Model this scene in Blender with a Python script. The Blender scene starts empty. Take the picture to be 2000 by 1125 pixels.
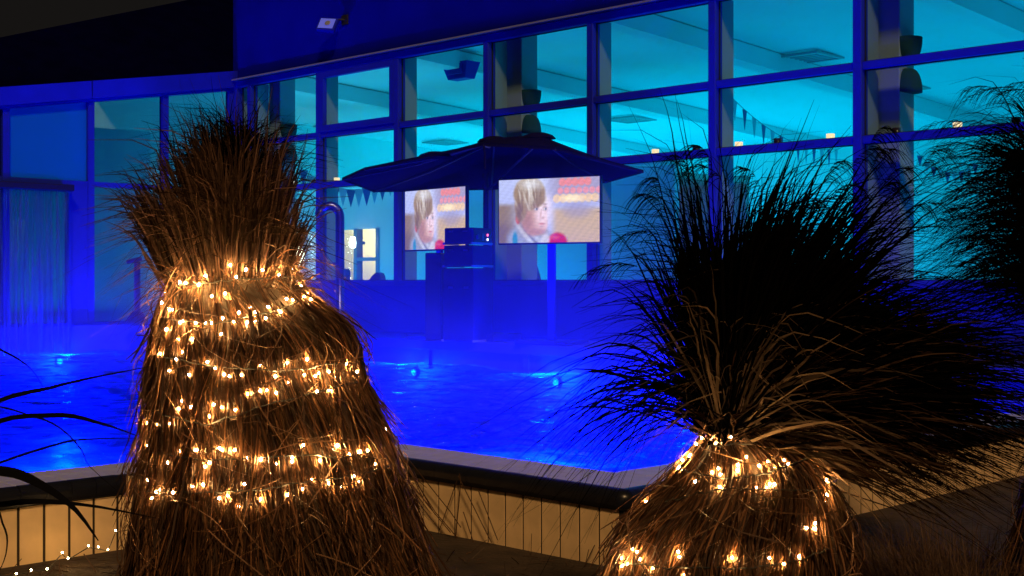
import bpy, math, random
import numpy as np
random.seed(7); R = np.random.default_rng(11)
sc = bpy.context.scene
# ---------------------------------------------------------------- camera, world, light
F, HZ = 2600.0, 548.0            # focal length and horizon row of the 2000 px wide photograph
S2 = math.sqrt(2)
cd = bpy.data.cameras.new('camera'); cam = bpy.data.objects.new('camera', cd); sc.collection.objects.link(cam)
cd.sensor_width = 36; cd.lens = 36*F/2000; cd.shift_y = -(562.5-HZ)/2000
cd.clip_start = .05; cd.clip_end = 2000
cam.rotation_euler = (math.radians(90), 0, math.radians(45)); sc.camera = cam
wd = bpy.data.worlds.new('World'); sc.world = wd; wd.use_nodes = True
nt = wd.node_tree; nt.nodes.clear()
sky = nt.nodes.new('ShaderNodeTexSky'); sky.sky_type = 'NISHITA'; sky.sun_disc = False
sky.sun_elevation = math.radians(-8); sky.sun_rotation = math.radians(140)
b1 = nt.nodes.new('ShaderNodeBackground'); b1.inputs[1].default_value = .05
b2 = nt.nodes.new('ShaderNodeBackground'); b2.inputs[0].default_value = (.0075, .0066, .006, 1); b2.inputs[1].default_value = 1
ad = nt.nodes.new('ShaderNodeAddShader'); wo = nt.nodes.new('ShaderNodeOutputWorld')
nt.links.new(sky.outputs[0], b1.inputs[0]); nt.links.new(b1.outputs[0], ad.inputs[0]); nt.links.new(b2.outputs[0], ad.inputs[1]); nt.links.new(ad.outputs[0], wo.inputs[0])
sl = bpy.data.lights.new('lamp_stand_in', 'SUN'); sl.energy = 1.55; sl.angle = math.radians(6); sl.color = (1, .60, .26)  # weak warm light in place of an unseen lamp behind the camera
so = bpy.data.objects.new('lamp_stand_in', sl); sc.collection.objects.link(so)
from mathutils import Vector
so.rotation_euler = Vector((-.62, .46, -.62)).to_track_quat('-Z', 'Y').to_euler()
vs = sc.view_settings; vs.view_transform = 'Standard'; vs.look = 'None'; vs.exposure = 0; vs.gamma = 1
cy = sc.cycles; cy.use_denoising = True; cy.max_bounces = 6; cy.diffuse_bounces = 3; cy.glossy_bounces = 3
cy.transparent_max_bounces = 24; cy.volume_bounces = 1; cy.sample_clamp_indirect = 4; cy.caustics_reflective = False; cy.caustics_refractive = False
cy.volume_step_rate = 1.5; cy.volume_max_steps = 96
BLUE = (0, .022, 1)
# ---------------------------------------------------------------- helpers
C = sc.collection
def W(px, py, d):
    rc = (px-1000)/F*d
    return Vector(((rc-d)/S2, (rc+d)/S2, -(py-HZ)/F*d))
def RC(rc, d, z): return Vector(((rc-d)/S2, (rc+d)/S2, z))
def onA(px, y):                    # x of the picture column px on the plane y
    t = (px-1000)/F; return y*(t-1)/(1+t)
def depA(px, y): t = (px-1000)/F; return y*S2/(1+t)
MATS = {}
def mat(name, col, rough=.6, metal=0, spec=.5, noise=None, emit=None, es=0, island=0, bump=0, bscale=30, transl=0, skew=1):
    m = bpy.data.materials.new(name); m.use_nodes = True; t = m.node_tree; n = t.nodes; L = t.links
    p = n['Principled BSDF']; p.inputs['Base Color'].default_value = (*col, 1); p.inputs['Roughness'].default_value = rough
    p.inputs['Metallic'].default_value = metal; p.inputs['Specular IOR Level'].default_value = spec
    src = None
    if noise:
        sc_, amt = noise
        tc = n.new('ShaderNodeTexCoord'); nz = n.new('ShaderNodeTexNoise'); nz.inputs['Scale'].default_value = sc_; nz.inputs['Detail'].default_value = 6
        L.new(tc.outputs['Object'], nz.inputs['Vector'])
        mr = n.new('ShaderNodeMapRange'); mr.inputs[1].default_value = .3; mr.inputs[2].default_value = .7; mr.inputs[3].default_value = 1-amt; mr.inputs[4].default_value = 1+amt
        L.new(nz.outputs['Fac'], mr.inputs[0]); src = mr.outputs[0]
    if island:
        g = n.new('ShaderNodeNewGeometry'); mr2 = n.new('ShaderNodeMapRange'); mr2.inputs[3].default_value = 1-island; mr2.inputs[4].default_value = 1+island
        pw = n.new('ShaderNodeMath'); pw.operation = 'POWER'; pw.inputs[1].default_value = skew; L.new(g.outputs['Random Per Island'], pw.inputs[0]); L.new(pw.outputs[0], mr2.inputs[0])
        if skew != 1: mr2.inputs[3].default_value, mr2.inputs[4].default_value = .45, 1+island
        if src is None: src = mr2.outputs[0]
        else:
            mu = n.new('ShaderNodeMath'); mu.operation = 'MULTIPLY'; L.new(src, mu.inputs[0]); L.new(mr2.outputs[0], mu.inputs[1]); src = mu.outputs[0]
    if src is not None:
        vm = n.new('ShaderNodeVectorMath'); vm.operation = 'SCALE'; vm.inputs[0].default_value = col; L.new(src, vm.inputs['Scale']); L.new(vm.outputs[0], p.inputs['Base Color'])
    if bump:
        tc = n.new('ShaderNodeTexCoord'); nz = n.new('ShaderNodeTexNoise'); nz.inputs['Scale'].default_value = bscale; nz.inputs['Detail'].default_value = 5
        L.new(tc.outputs['Object'], nz.inputs['Vector']); bp = n.new('ShaderNodeBump'); bp.inputs['Strength'].default_value = bump; bp.inputs['Distance'].default_value = .02
        L.new(nz.outputs['Fac'], bp.inputs['Height']); L.new(bp.outputs[0], p.inputs['Normal'])
    if emit: p.inputs['Emission Color'].default_value = (*emit, 1); p.inputs['Emission Strength'].default_value = es
    if transl:
        tr = n.new('ShaderNodeBsdfTranslucent'); tr.inputs[0].default_value = (*col, 1)
        if src is not None: L.new(vm.outputs[0], tr.inputs[0])
        mx = n.new('ShaderNodeMixShader'); mx.inputs[0].default_value = transl
        L.new(p.outputs[0], mx.inputs[1]); L.new(tr.outputs[0], mx.inputs[2]); L.new(mx.outputs[0], n['Material Output'].inputs[0])
    MATS[name] = m; return m
class MB:
    def __init__(s): s.v = []; s.f = []
    def add(s, vs_, fs):
        o = len(s.v); s.v += [tuple(v) for v in vs_]; s.f += [tuple(i+o for i in f) for f in fs]; return s
    def box(s, x0, x1, y0, y1, z0, z1, bev=0):
        x0, x1 = sorted((x0, x1)); y0, y1 = sorted((y0, y1)); z0, z1 = sorted((z0, z1))
        if not bev:
            return s.add([(x0,y0,z0),(x1,y0,z0),(x1,y1,z0),(x0,y1,z0),(x0,y0,z1),(x1,y0,z1),(x1,y1,z1),(x0,y1,z1)],
                [(0,3,2,1),(4,5,6,7),(0,1,5,4),(1,2,6,5),(2,3,7,6),(3,0,4,7)])
        b = bev; v = []; idx = {}
        for sx in (0, 1):
            for sy in (0, 1):
                for sz in (0, 1):
                    X = (x0, x1)[sx]; Y = (y0, y1)[sy]; Z = (z0, z1)[sz]
                    dx = b*(1-2*sx); dy = b*(1-2*sy); dz = b*(1-2*sz)
                    for a, q in (('x', (X, Y+dy, Z+dz)), ('y', (X+dx, Y, Z+dz)), ('z', (X+dx, Y+dy, Z))): idx[sx, sy, sz, a] = len(v); v.append(q)
        I = idx; f = []
        for q in (0, 1):
            fx = [I[q,0,0,'x'], I[q,1,0,'x'], I[q,1,1,'x'], I[q,0,1,'x']]; fy = [I[0,q,0,'y'], I[0,q,1,'y'], I[1,q,1,'y'], I[1,q,0,'y']]; fz = [I[0,0,q,'z'], I[1,0,q,'z'], I[1,1,q,'z'], I[0,1,q,'z']]
            for ff in (fx, fy, fz): f.append(ff if q else ff[::-1])
        for a in (0, 1):
            for c in (0, 1):
                f.append([I[a,c,0,'x'], I[a,c,0,'y'], I[a,c,1,'y'], I[a,c,1,'x']]); f.append([I[a,0,c,'x'], I[a,0,c,'z'], I[a,1,c,'z'], I[a,1,c,'x']]); f.append([I[0,a,c,'y'], I[0,a,c,'z'], I[1,a,c,'z'], I[1,a,c,'y']])
        for a in (0, 1):
            for c in (0, 1):
                for e in (0, 1): f.append([I[a,c,e,'x'], I[a,c,e,'y'], I[a,c,e,'z']])
        return s.add(v, f)
    def tube(s, pts, r, n=8, cap=True):
        pts = [Vector(p) for p in pts]; rs = r if isinstance(r, (list, tuple)) else [r]*len(pts); o = len(s.v)
        up = Vector((.13, .07, 1)) if abs((pts[-1]-pts[0]).normalized().z) < .9 else Vector((1, .1, 0))
        for i, p in enumerate(pts):
            t = (pts[min(i+1, len(pts)-1)]-pts[max(i-1, 0)]).normalized(); a = t.cross(up).normalized(); b = t.cross(a)
            for k in range(n):
                an = 2*math.pi*k/n; s.v.append(tuple(p+(a*math.cos(an)+b*math.sin(an))*rs[i]))
        for i in range(len(pts)-1):
            for k in range(n): s.f.append((o+i*n+k, o+i*n+(k+1)%n, o+(i+1)*n+(k+1)%n, o+(i+1)*n+k))
        if cap: s.f.append(tuple(o+k for k in range(n))); s.f.append(tuple(o+(len(pts)-1)*n+k for k in reversed(range(n))))
        return s
    def lathe(s, c, prof, n=16, a0=0, a1=2*math.pi):
        full = abs(a1-a0-2*math.pi) < 1e-6; m = n if full else n+1; o = len(s.v)
        for r_, z in prof:
            for k in range(m):
                an = a0+(a1-a0)*k/n; s.v.append((c[0]+r_*math.cos(an), c[1]+r_*math.sin(an), c[2]+z))
        for i in range(len(prof)-1):
            for k in range(n):
                k2 = (k+1) % m; s.f.append((o+i*m+k, o+i*m+k2, o+(i+1)*m+k2, o+(i+1)*m+k))
        return s
    def build(s, name, m, parent=None, smooth=False):
        me = bpy.data.meshes.new(name); me.from_pydata(s.v, [], s.f); me.update()
        if smooth: me.shade_smooth()
        me.materials.append(m); o = bpy.data.objects.new(name, me); C.objects.link(o); o.parent = parent; return o
def piece(name, me, loc, parent, rot=0):
    o = bpy.data.objects.new(name, me); C.objects.link(o); o.location = loc; o.rotation_euler = (0, 0, rot); o.parent = parent; return o
def tag(o, label=None, cat=None, group=None, kind=None):
    for k, v in (('label', label), ('category', cat), ('group', group), ('kind', kind)):
        if v: o[k] = v
    return o
def thing(name, label, cat, group=None, loc=(0, 0, 0), rz=0):
    o = bpy.data.objects.new(name, None); C.objects.link(o); o.location = loc; o.rotation_euler = (0, 0, rz); o.empty_display_size = .1
    return tag(o, label, cat, group)
def ordn(i): return ['first','second','third','fourth','fifth','sixth','seventh','eighth','ninth','tenth','eleventh','twelfth','thirteenth'][i]
def ribbons(name, P, Wd, m, parent, sidev=None):
    P = np.asarray(P, float); N, K, _ = P.shape; Wd = np.broadcast_to(Wd, (N, K))
    T = np.gradient(P, axis=1); T /= np.linalg.norm(T, axis=2, keepdims=True)+1e-9
    rv = R.normal(size=(N, 1, 3)) if sidev is None else sidev
    Sd = np.cross(T, np.broadcast_to(rv, T.shape)); Sd /= np.linalg.norm(Sd, axis=2, keepdims=True)+1e-9
    a = P+Sd*Wd[..., None]/2; b = P-Sd*Wd[..., None]/2
    V = np.stack([a, b], 2).reshape(-1, 3)
    base = (np.arange(N)[:, None]*K+np.arange(K-1)[None])*2
    Fc = np.stack([base, base+1, base+3, base+2], -1).reshape(-1, 4)
    me = bpy.data.meshes.new(name); me.vertices.add(len(V)); me.vertices.foreach_set('co', V.ravel().astype(np.float32))
    me.loops.add(Fc.size); me.loops.foreach_set('vertex_index', Fc.ravel().astype(np.int32)); me.polygons.add(len(Fc))
    me.polygons.foreach_set('loop_start', np.arange(0, Fc.size, 4, dtype=np.int32)); me.update(calc_edges=True)
    me.polygons.foreach_set('use_smooth', np.ones(len(Fc), bool)); me.materials.append(m)
    o = bpy.data.objects.new(name, me); C.objects.link(o); o.parent = parent; return o
# ---------------------------------------------------------------- materials
mat('frame_lit_blue', (.012, .022, .42), .5, spec=.15)  # blue of the pool light put into the base colour
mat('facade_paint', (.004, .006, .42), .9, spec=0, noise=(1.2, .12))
mat('white_wall', (.78, .80, .80), .8, noise=(.7, .05))
mat('hall_ceiling', (.62, .80, .82), .85, noise=(.5, .06))
mat('grey_metal', (.30, .34, .38), .45, .3)
mat('gasket', (.01, .01, .012), .7)
mat('column', (.30, .34, .38), .8)
mat('roof_dark', (.001, .0012, .02), 1, spec=0, noise=(3, .25))
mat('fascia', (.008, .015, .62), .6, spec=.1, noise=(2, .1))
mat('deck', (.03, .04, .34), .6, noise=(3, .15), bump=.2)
mat('pool_tile', (.02, .06, .22), .35, noise=(4, .1))
mat('rim_black', (.008, .009, .016), .32, noise=(9, .3), bump=.08, bscale=14)
mat('panel_tan', (.80, .57, .31), .62, noise=(5, .13), bump=.12, bscale=9, island=.05)
mat('joint_dark', (.025, .018, .014), .9)
mat('coping_pale', (.46, .50, .78), .45, noise=(6, .14), bump=.1)
mat('soil', (.035, .022, .013), .95, noise=(5, .5), bump=.8, bscale=22)
mat('straw_pale', (.12, .060, .031), .6, island=.5, spec=.2)
mat('straw', (.070, .031, .013), .6, island=2.2, skew=3.5, transl=.15, spec=.2)
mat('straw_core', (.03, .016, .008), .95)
mat('plume_brown', (.052, .028, .018), .8, spec=.05, skew=2.5, island=2.4, transl=.12)
mat('plume_mid_lit', (.030, .017, .011), .9, spec=0, island=.8)  # lit look of the low strands put into a lighter brown
mat('plume_front_lit', (.05, .033, .022), .8, spec=.05, skew=2, island=2.0)  # front blades, light falling on them put into the colour
mat('plume_dark', (.006, .0045, .0035), .9, spec=0, island=.6)
mat('plume_unlit', (.0016, .0014, .0016), .9, spec=0, island=.5)  # silhouetted blades, lack of light put into a near-black colour
mat('leaf_dark', (.004, .004, .006), .7, spec=.1)
mat('wire', (.012, .012, .01), .6)
for _n, _e in (('bulb_faint', 330), ('bulb', 1650), ('bulb_dim', 700), ('bulb_bright', 2900)): mat(_n, (1, .8, .5), .3, emit=(1, .57, .19), es=_e)
mat('black_plastic', (.012, .012, .014), .4)
mat('case_black', (.010, .010, .05), .6, spec=.2)
mat('canopy', (.008, .007, .015), .95, spec=0, noise=(30, .1))
mat('steel', (.10, .13, .40), .3, 1)
mat('chair_dark', (.05, .055, .08), .6)
mat('tealight_red', (.35, .03, .03), .2, emit=(1, .16, .07), es=.5)
mat('tealight_clear', (.7, .6, .5), .2, emit=(1, .62, .34), es=1.3)
mat('holder_dark', (.04, .015, .015), .25)
mat('flame', (1, .8, .5), .3, emit=(1, .72, .42), es=9)
mat('flag_blue', (.02, .12, .34), .7); mat('flag_pale', (.25, .55, .65), .7)
mat('vent_grey', (.30, .40, .42), .6)
mat('sconce', (.02, .07, .09), .8, spec=0)
mat('warm_wall', (.80, .72, .50), .8, noise=(2, .06))
mat('lamp_blue', (.1, .3, 1), .2, emit=(.0, .25, 1), es=4)
mat('flood_lens', (.2, .3, .9), .25, emit=(.05, .08, 1), es=.35)
mat('curtain_bulb', (1, 1, 1), .3, emit=(1, .86, .62), es=5)
mat('globe', (1, 1, 1), .3, emit=(1, .88, .66), es=6)
mat('led_red', (1, .2, .2), .3, emit=(1, .12, .2), es=3); mat('led_white', (1, 1, 1), .3, emit=(.75, .8, 1), es=3)
mat('plaster_panel', (.008, .34, .85), .7, transl=.6, spec=.1)
def glass_mat(name, tint, refl):
    m = bpy.data.materials.new(name); m.use_nodes = True; t = m.node_tree; n = t.nodes; n.clear()
    o = n.new('ShaderNodeOutputMaterial'); tr = n.new('ShaderNodeBsdfTransparent'); tr.inputs[0].default_value = (*tint, 1)
    gl = n.new('ShaderNodeBsdfGlossy'); gl.inputs['Roughness'].default_value = .02; gl.inputs[0].default_value = (.9, .9, .9, 1)
    fr = n.new('ShaderNodeFresnel'); fr.inputs[0].default_value = 1.45; mm = n.new('ShaderNodeMath'); mm.operation = 'MULTIPLY'; mm.inputs[1].default_value = refl
    mx = n.new('ShaderNodeMixShader'); ge = n.new('ShaderNodeNewGeometry'); bf = n.new('ShaderNodeMath'); bf.operation = 'MULTIPLY_ADD'; bf.inputs[1].default_value = -1; bf.inputs[2].default_value = 1; m0 = n.new('ShaderNodeMath'); m0.operation = 'MULTIPLY'; t.links.new(ge.outputs['Backfacing'], bf.inputs[0]); t.links.new(fr.outputs[0], m0.inputs[0]); t.links.new(bf.outputs[0], m0.inputs[1]); t.links.new(m0.outputs[0], mm.inputs[0]); t.links.new(mm.outputs[0], mx.inputs[0]); t.links.new(tr.outputs[0], mx.inputs[1]); t.links.new(gl.outputs[0], mx.inputs[2]); t.links.new(mx.outputs[0], o.inputs[0])
    MATS[name] = m
glass_mat('glass', (.86, .97, .98), 1.0); glass_mat('glass_dim', (.40, .62, .72), 1.0)
M = MATS
def water_mat():
    m = bpy.data.materials.new('water'); m.use_nodes = True; t = m.node_tree; n = t.nodes; L = t.links; n.clear()
    o = n.new('ShaderNodeOutputMaterial'); tr = n.new('ShaderNodeBsdfTransparent'); tr.inputs[0].default_value = (.35, .55, 1, 1)
    tl = n.new('ShaderNodeBsdfTranslucent'); tl.inputs[0].default_value = (.02, .14, .34, 1)
    gl = n.new('ShaderNodeBsdfGlossy'); gl.inputs['Roughness'].default_value = .12; gl.inputs[0].default_value = (.7, .7, .8, 1)
    tc = n.new('ShaderNodeTexCoord'); mp = n.new('ShaderNodeMapping'); mp.inputs['Scale'].default_value = (1, 1, 1)
    nz = n.new('ShaderNodeTexNoise'); nz.inputs['Scale'].default_value = 5.5; nz.inputs['Detail'].default_value = 4
    n2 = n.new('ShaderNodeTexNoise'); n2.inputs['Scale'].default_value = 4.5; n2.inputs['Detail'].default_value = 5
    bp = n.new('ShaderNodeBump'); bp.inputs['Strength'].default_value = 1; bp.inputs['Distance'].default_value = .10
    L.new(tc.outputs['Object'], nz.inputs[0]); L.new(tc.outputs['Object'], n2.inputs[0]); L.new(nz.outputs['Fac'], bp.inputs['Height']); L.new(bp.outputs[0], gl.inputs['Normal']); L.new(bp.outputs[0], tl.inputs['Normal'])
    m1 = n.new('ShaderNodeMixShader'); mr = n.new('ShaderNodeMapRange'); mr.inputs[1].default_value = .35; mr.inputs[2].default_value = .65; mr.inputs[3].default_value = .15; mr.inputs[4].default_value = .9
    L.new(n2.outputs['Fac'], mr.inputs[0]); L.new(mr.outputs[0], m1.inputs[0]); L.new(tr.outputs[0], m1.inputs[1]); L.new(tl.outputs[0], m1.inputs[2])
    m2 = n.new('ShaderNodeMixShader'); m2.inputs[0].default_value = .2; L.new(m1.outputs[0], m2.inputs[1]); L.new(gl.outputs[0], m2.inputs[2]); L.new(m2.outputs[0], o.inputs[0])
    MATS['water'] = m
water_mat()
# ---------------------------------------------------------------- setting: ground, pool, deck
G = -1.55; YA = 13.4; XB = -20.5; YP = 12.1; ZW = -1.15; ZC = -1.12; ZD = -.81
X1, Y1, X2, XE, YN = -7.05, 5.5, -4.65, -20.3, 0.5
g = MB()
def rect(x0, x1, y0, y1): g.add([(x0, y0, G), (x1, y0, G), (x1, y1, G), (x0, y1, G)], [(0, 1, 2, 3)])
rect(X2-.2, 400, -400, 400); rect(X1-.2, X2-.2, -400, Y1+.2); rect(-400, X1-.2, -400, YN); rect(-400, XE-.4, YN, 400); rect(XE-.4, X2-.2, YP+.3, 400)
tag(g.build('ground', M['soil']), kind='structure')
w = MB(); nx, ny = 330, 250
gx = np.linspace(XE, X2-.42, nx); gy = np.linspace(YN+.3, YP, ny); ids = {}
kk = np.concatenate([R.normal(0, 2.2, (10, 2)), R.normal(0, 6, (16, 2)), R.normal(0, 12, (22, 2))]); ph = R.uniform(0, 6.28, len(kk)); am = np.concatenate([np.full(10, .0045), np.full(16, .0030), np.full(22, .0016)])
GX, GY = np.meshgrid(gx, gy, indexing='ij'); GZ = ZW+np.tensordot(am, np.sin(kk[:, 0, None, None]*GX+kk[:, 1, None, None]*GY+ph[:, None, None]), 1)
w.v = [tuple(q) for q in np.stack([GX, GY, GZ], -1).reshape(-1, 3).tolist()]
ids = {(i, j): i*ny+j for i in range(nx) for j in range(ny)}
for i in range(nx-1):
    for j in range(ny-1):
        xm = (gx[i]+gx[i+1])/2; ym = (gy[j]+gy[j+1])/2
        if xm < X1-.40 or ym > Y1+.40: w.f.append((ids[i, j], ids[i+1, j], ids[i+1, j+1], ids[i, j+1]))
tag(w.build('water', M['water'], smooth=True), kind='structure')
pool = thing('swimming_pool', 'raised outdoor pool with tan tiled side wall and dark rounded rim', 'pool')
b = MB(); ZF = -2.35
b.box(XE, X2, YN, YP, ZF-.1, ZF); b.box(X1-.43, X1, YN, Y1+.43, ZF, ZC-.025); b.box(X1, X2, Y1, Y1+.43, ZF, ZC-.025); b.box(X2-.43, X2, Y1+.43, YP, ZF, ZC-.025); b.box(XE, X1-.43, YN, YN+.3, ZF, ZC)
b.build('basin', M['pool_tile'], pool)
j = MB(); j.box(X1, X1+.027, YN, Y1-.03, G-.05, ZC-.06); j.box(X1+.027, X2, Y1-.027, Y1, G-.05, ZC-.06); j.box(X2, X2+.027, Y1-.027, YP, G-.05, ZC-.06)
j.build('wall_backing', M['joint_dark'], pool)
TW = .15
def ext(name, prof, m, jitter=0):                  # profile (outward, z) run TW long on local x, outward = -y
    me = MB(); L_ = TW-.006; n = len(prof)
    me.add([(-L_/2, -o, z) for o, z in prof]+[(L_/2, -o, z) for o, z in prof], [(k, (k+1) % n, n+(k+1) % n, n+k) for k in range(n)]+[tuple(range(n))[::-1], tuple(range(n, 2*n))])
    o = me.build(name, m); d = o.data; bpy.data.objects.remove(o); return d
nose = [(-.0, -.02), (0, 0)]+[(.068*math.sin(a)+0.0, -.05+.05*math.cos(a)) for a in np.linspace(.25, 1.57, 6)]+[(.066, -.085), (.055, -.108), (.03, -.114), (0, -.114)]
me_nose = ext('rim_tile', nose, M['rim_black'])
me_nose_s = [me_nose]
me_pan = MB().box(-TW/2+.010, TW/2-.010, -.034, -.020, G-ZC-.03, -.118).build('x', M['panel_tan']); q = me_pan.data; bpy.data.objects.remove(me_pan); me_pan = q
def flat(y0, y1):
    o = MB().box(-TW/2+.003, TW/2-.003, y0, y1, -.03, 0, .003).build('x', M['coping_pale']); d = o.data; bpy.data.objects.remove(o); return d
me_c1, me_c2 = flat(.004, .205), flat(.211, .43)
def run(x0, y0, dx, dy, length, rot, cope_extra=0, skip_end=False):
    n = round(length/TW); s_ = length/n
    for k in range(n+round(cope_extra/TW)):
        p = (x0+dx*s_*(k+.5), y0+dy*s_*(k+.5), ZC+R.normal(0, .0007))
        if k < n: piece('rim_tile', me_nose, p, pool, rot); piece('wall_panel', me_pan, p, pool, rot)
        piece('coping_tile', me_c1, p, pool, rot); piece('coping_tile', me_c2, p, pool, rot)
run(X1, 1.6, 0, 1, Y1-.07-1.6, math.pi/2, .52); run(X1+.07, Y1, 1, 0, X2-X1-.07, 0); 
run(X2, Y1, 0, 1, 5.4, math.pi/2)
cn = MB(); cn.lathe((X2, Y1, ZC), [(o, z) for o, z in nose[1:]], 8, -math.pi/2, 0); cn.build('rim_corner', M['rim_black'], pool, True)
MB().box(X2-.012, X2+.028, Y1-.028, Y1+.012, G-.02, ZC-.116).build('corner_post', M['joint_dark'], pool)
dk = MB(); dk.box(XE-.4, -1, YP-.06, YA+.3, ZD-.13, ZD, .006); dk.box(XE-.4, -1, YP+.02, YA+.3, ZF, ZD-.13)
dk.box(XE-.3, XE, YN, YP+.02, ZF, -.735)
for x in np.arange(-19.5, -3, 1.9): dk.box(x, x+.10, YP-.012, YP+.03, ZW-.06, ZD-.13)
tag(dk.build('pool_deck', M['deck']), kind='structure')
# ---------------------------------------------------------------- main glazed hall
hall = thing('glazed_hall', 'long blue-lit swimming hall with three bands of large windows', 'building', loc=(0, 0, 0))
ZT, Z1, Z2, Z0 = 3.40, 2.42, 1.585, 0.0
xm = [-19.93+2.012*k for k in range(10)]             # mullion centres
XR = xm[-1]
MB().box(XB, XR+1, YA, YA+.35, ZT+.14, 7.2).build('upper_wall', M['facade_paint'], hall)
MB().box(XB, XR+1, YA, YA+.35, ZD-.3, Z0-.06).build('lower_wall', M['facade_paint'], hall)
MB().box(XB+.02, XR+1, YA-.06, YA+.05, ZT+.05, ZT+.16, .008).build('head_rail', M['frame_lit_blue'], hall)
MB().box(XB+.02, XR+1, YA-.14, YA-.02, ZT+.165, ZT+.19).build('drip_edge', M['grey_metal'], hall)
MB().box(XB+.02, XR+1, YA-.10, YA+.12, Z0-.08, Z0+.0, .006).build('sill_rail', M['frame_lit_blue'], hall)
for z in (Z1, Z2):
    MB().box(XB+.2, XR+1, YA-.03, YA+.09, z-.045, z+.045, .006).build('transom', M['frame_lit_blue'], hall)
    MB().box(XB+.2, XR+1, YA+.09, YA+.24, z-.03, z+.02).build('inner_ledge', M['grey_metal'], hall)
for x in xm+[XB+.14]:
    MB().box(x-.055, x+.055, YA-.05, YA+.10, Z0, ZT+.05, .006).build('mullion', M['frame_lit_blue'], hall)
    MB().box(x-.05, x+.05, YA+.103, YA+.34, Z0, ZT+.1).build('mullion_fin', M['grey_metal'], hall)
bands = [(Z0, Z2-.045), (Z2+.045, Z1-.045), (Z1+.045, ZT+.05)]
cols_x = [XB+.2]+xm
for i in range(len(cols_x)-1):
    for k, (za, zb) in enumerate(bands):
        x0, x1 = cols_x[i]+.055, cols_x[i+1]-.055
        p = MB().box(x0+.012, x1-.012, YA+.03, YA+.042, za+.012, zb-.012).build('window_pane', M['glass'], hall)
        gs = MB(); gs.box(x0, x1, YA+.026, YA+.046, za, za+.012); gs.box(x0, x1, YA+.026, YA+.046, zb-.012, zb); gs.box(x0, x0+.012, YA+.026, YA+.046, za+.012, zb-.012); gs.box(x1-.012, x1, YA+.026, YA+.046, za+.012, zb-.012)
        gs.build('gasket', M['gasket'], p)
        if i == 2 and k == 2:
            sf = MB(); a, c, y0, y1 = .10, .10, YA-.055, YA+.02
            sf.box(x0-.01, x1+.01, y0, y1, za-.01, za+c); sf.box(x0-.01, x1+.01, y0, y1, zb-c, zb-.003); sf.box(x0-.01, x0+a, y0, y1, za+c, zb-c); sf.box(x1-a, x1+.01, y0, y1, za+c, zb-c)
            sf.build('sash_frame', M['frame_lit_blue'], p)
YBK = 27.0
def zc(y): return 4.05-.055*(y-YA)
c_ = MB(); c_.add([(XB-6, YA+.35, zc(YA)), (XR+8, YA+.35, zc(YA)), (XR+8, YBK, zc(YBK)), (XB-6, YBK, zc(YBK)), (XB-6, YA+.35, zc(YA)+.03), (XR+8, YA+.35, zc(YA)+.03), (XR+8, YBK, zc(YBK)+.03), (XB-6, YBK, zc(YBK)+.03)], [(0, 3, 2, 1), (4, 5, 6, 7), (0, 1, 5, 4), (2, 3, 7, 6)])
c_.build('ceiling', M['hall_ceiling'], hall)
for x in (-21.2, -16.9, -12.6, -8.3, -4.0):
    bm = MB(); dz = .30; x0, x1 = x-.16, x+.16; ya, yb = YA+.36, YBK
    bm.add([(x0, ya, zc(ya)-dz), (x1, ya, zc(ya)-dz), (x1, yb, zc(yb)-dz), (x0, yb, zc(yb)-dz), (x0, ya, zc(ya)-.003), (x1, ya, zc(ya)-.003), (x1, yb, zc(yb)-.003), (x0, yb, zc(yb)-.003)], [(0, 3, 2, 1), (4, 5, 6, 7), (0, 1, 5, 4), (1, 2, 6, 5), (2, 3, 7, 6), (3, 0, 4, 7)])
    bm.build('ceiling_beam', M['hall_ceiling'], hall)
MB().box(XB-6, XR+8, YBK, YBK+.3, ZD, 4.3).build('back_wall', M['white_wall'], hall)
MB().box(XB-6.2, XB-6, YA+.3, YBK, ZD, 4.3).build('end_wall', M['white_wall'], hall)
MB().box(XR+7.8, XR+8, YA+.3, YBK, ZD, 4.3).build('end_wall', M['white_wall'], hall)
MB().box(XB-6, XR+8, YA+.35, YBK, ZD-.2, ZD).build('hall_floor', M['deck'], hall)
for k in (0, 3, 6):
    x = xm[k]+.10
    MB().box(x-.17, x+.17, YA+.42, YA+.76, ZD, 4.0, .01).build('column', M['column'], hall)
# low partition with warm lit windows
yp_ = 17.0
MB().box(XB-4, -13.3, yp_, yp_+.12, ZD, -.05).build('partition', M['white_wall'], hall)
MB().box(XB-4, -13.3, yp_, yp_+.12, 1.05, 1.86).build('partition', M['white_wall'], hall)
MB().box(XB-4, -13.3, yp_-.3, yp_+.2, 1.865, 1.95, .01).build('cornice', M['white_wall'], hall)
xs = [onA(p, yp_) for p in (520, 588, 640, 695, 738)]
MB().box(XB-4, xs[0], yp_+.001, yp_+.119, -.05, 1.05).build('partition', M['white_wall'], hall)
MB().box(xs[4], -13.3, yp_+.001, yp_+.119, -.05, 1.05).build('partition', M['white_wall'], hall)
for x in xs: MB().box(x-.05, x+.05, yp_-.02, yp_+.14, -.05, 1.05).build('window_post', M['grey_metal'], hall)
MB().box(xs[3]+.05, xs[4]-.05, yp_-.01, yp_+.11, .40, .47).build('window_bar', M['grey_metal'], hall)
MB().box(xs[0]-1, -13.6, yp_+2.4, yp_+2.5, ZD, 1.85).build('warm_room_wall', M['warm_wall'], hall)
MB().box(xs[0]-1, -13.6, yp_+.2, yp_+2.4, 1.7, 1.8).build('warm_room_ceiling', M['warm_wall'], hall)
def lamp(name, typ, loc, col, en, parent=None, size=.1, rot=None, sy=None):
    l = bpy.data.lights.new(name, typ); l.color = col; l.energy = en
    if typ == 'AREA':
        l.size = size
        if sy: l.shape = 'RECTANGLE'; l.size_y = sy
    else: l.shadow_soft_size = size
    o = bpy.data.objects.new(name, l); C.objects.link(o); o.location = loc; o.parent = parent
    if rot: o.rotation_euler = rot
    return o
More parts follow.
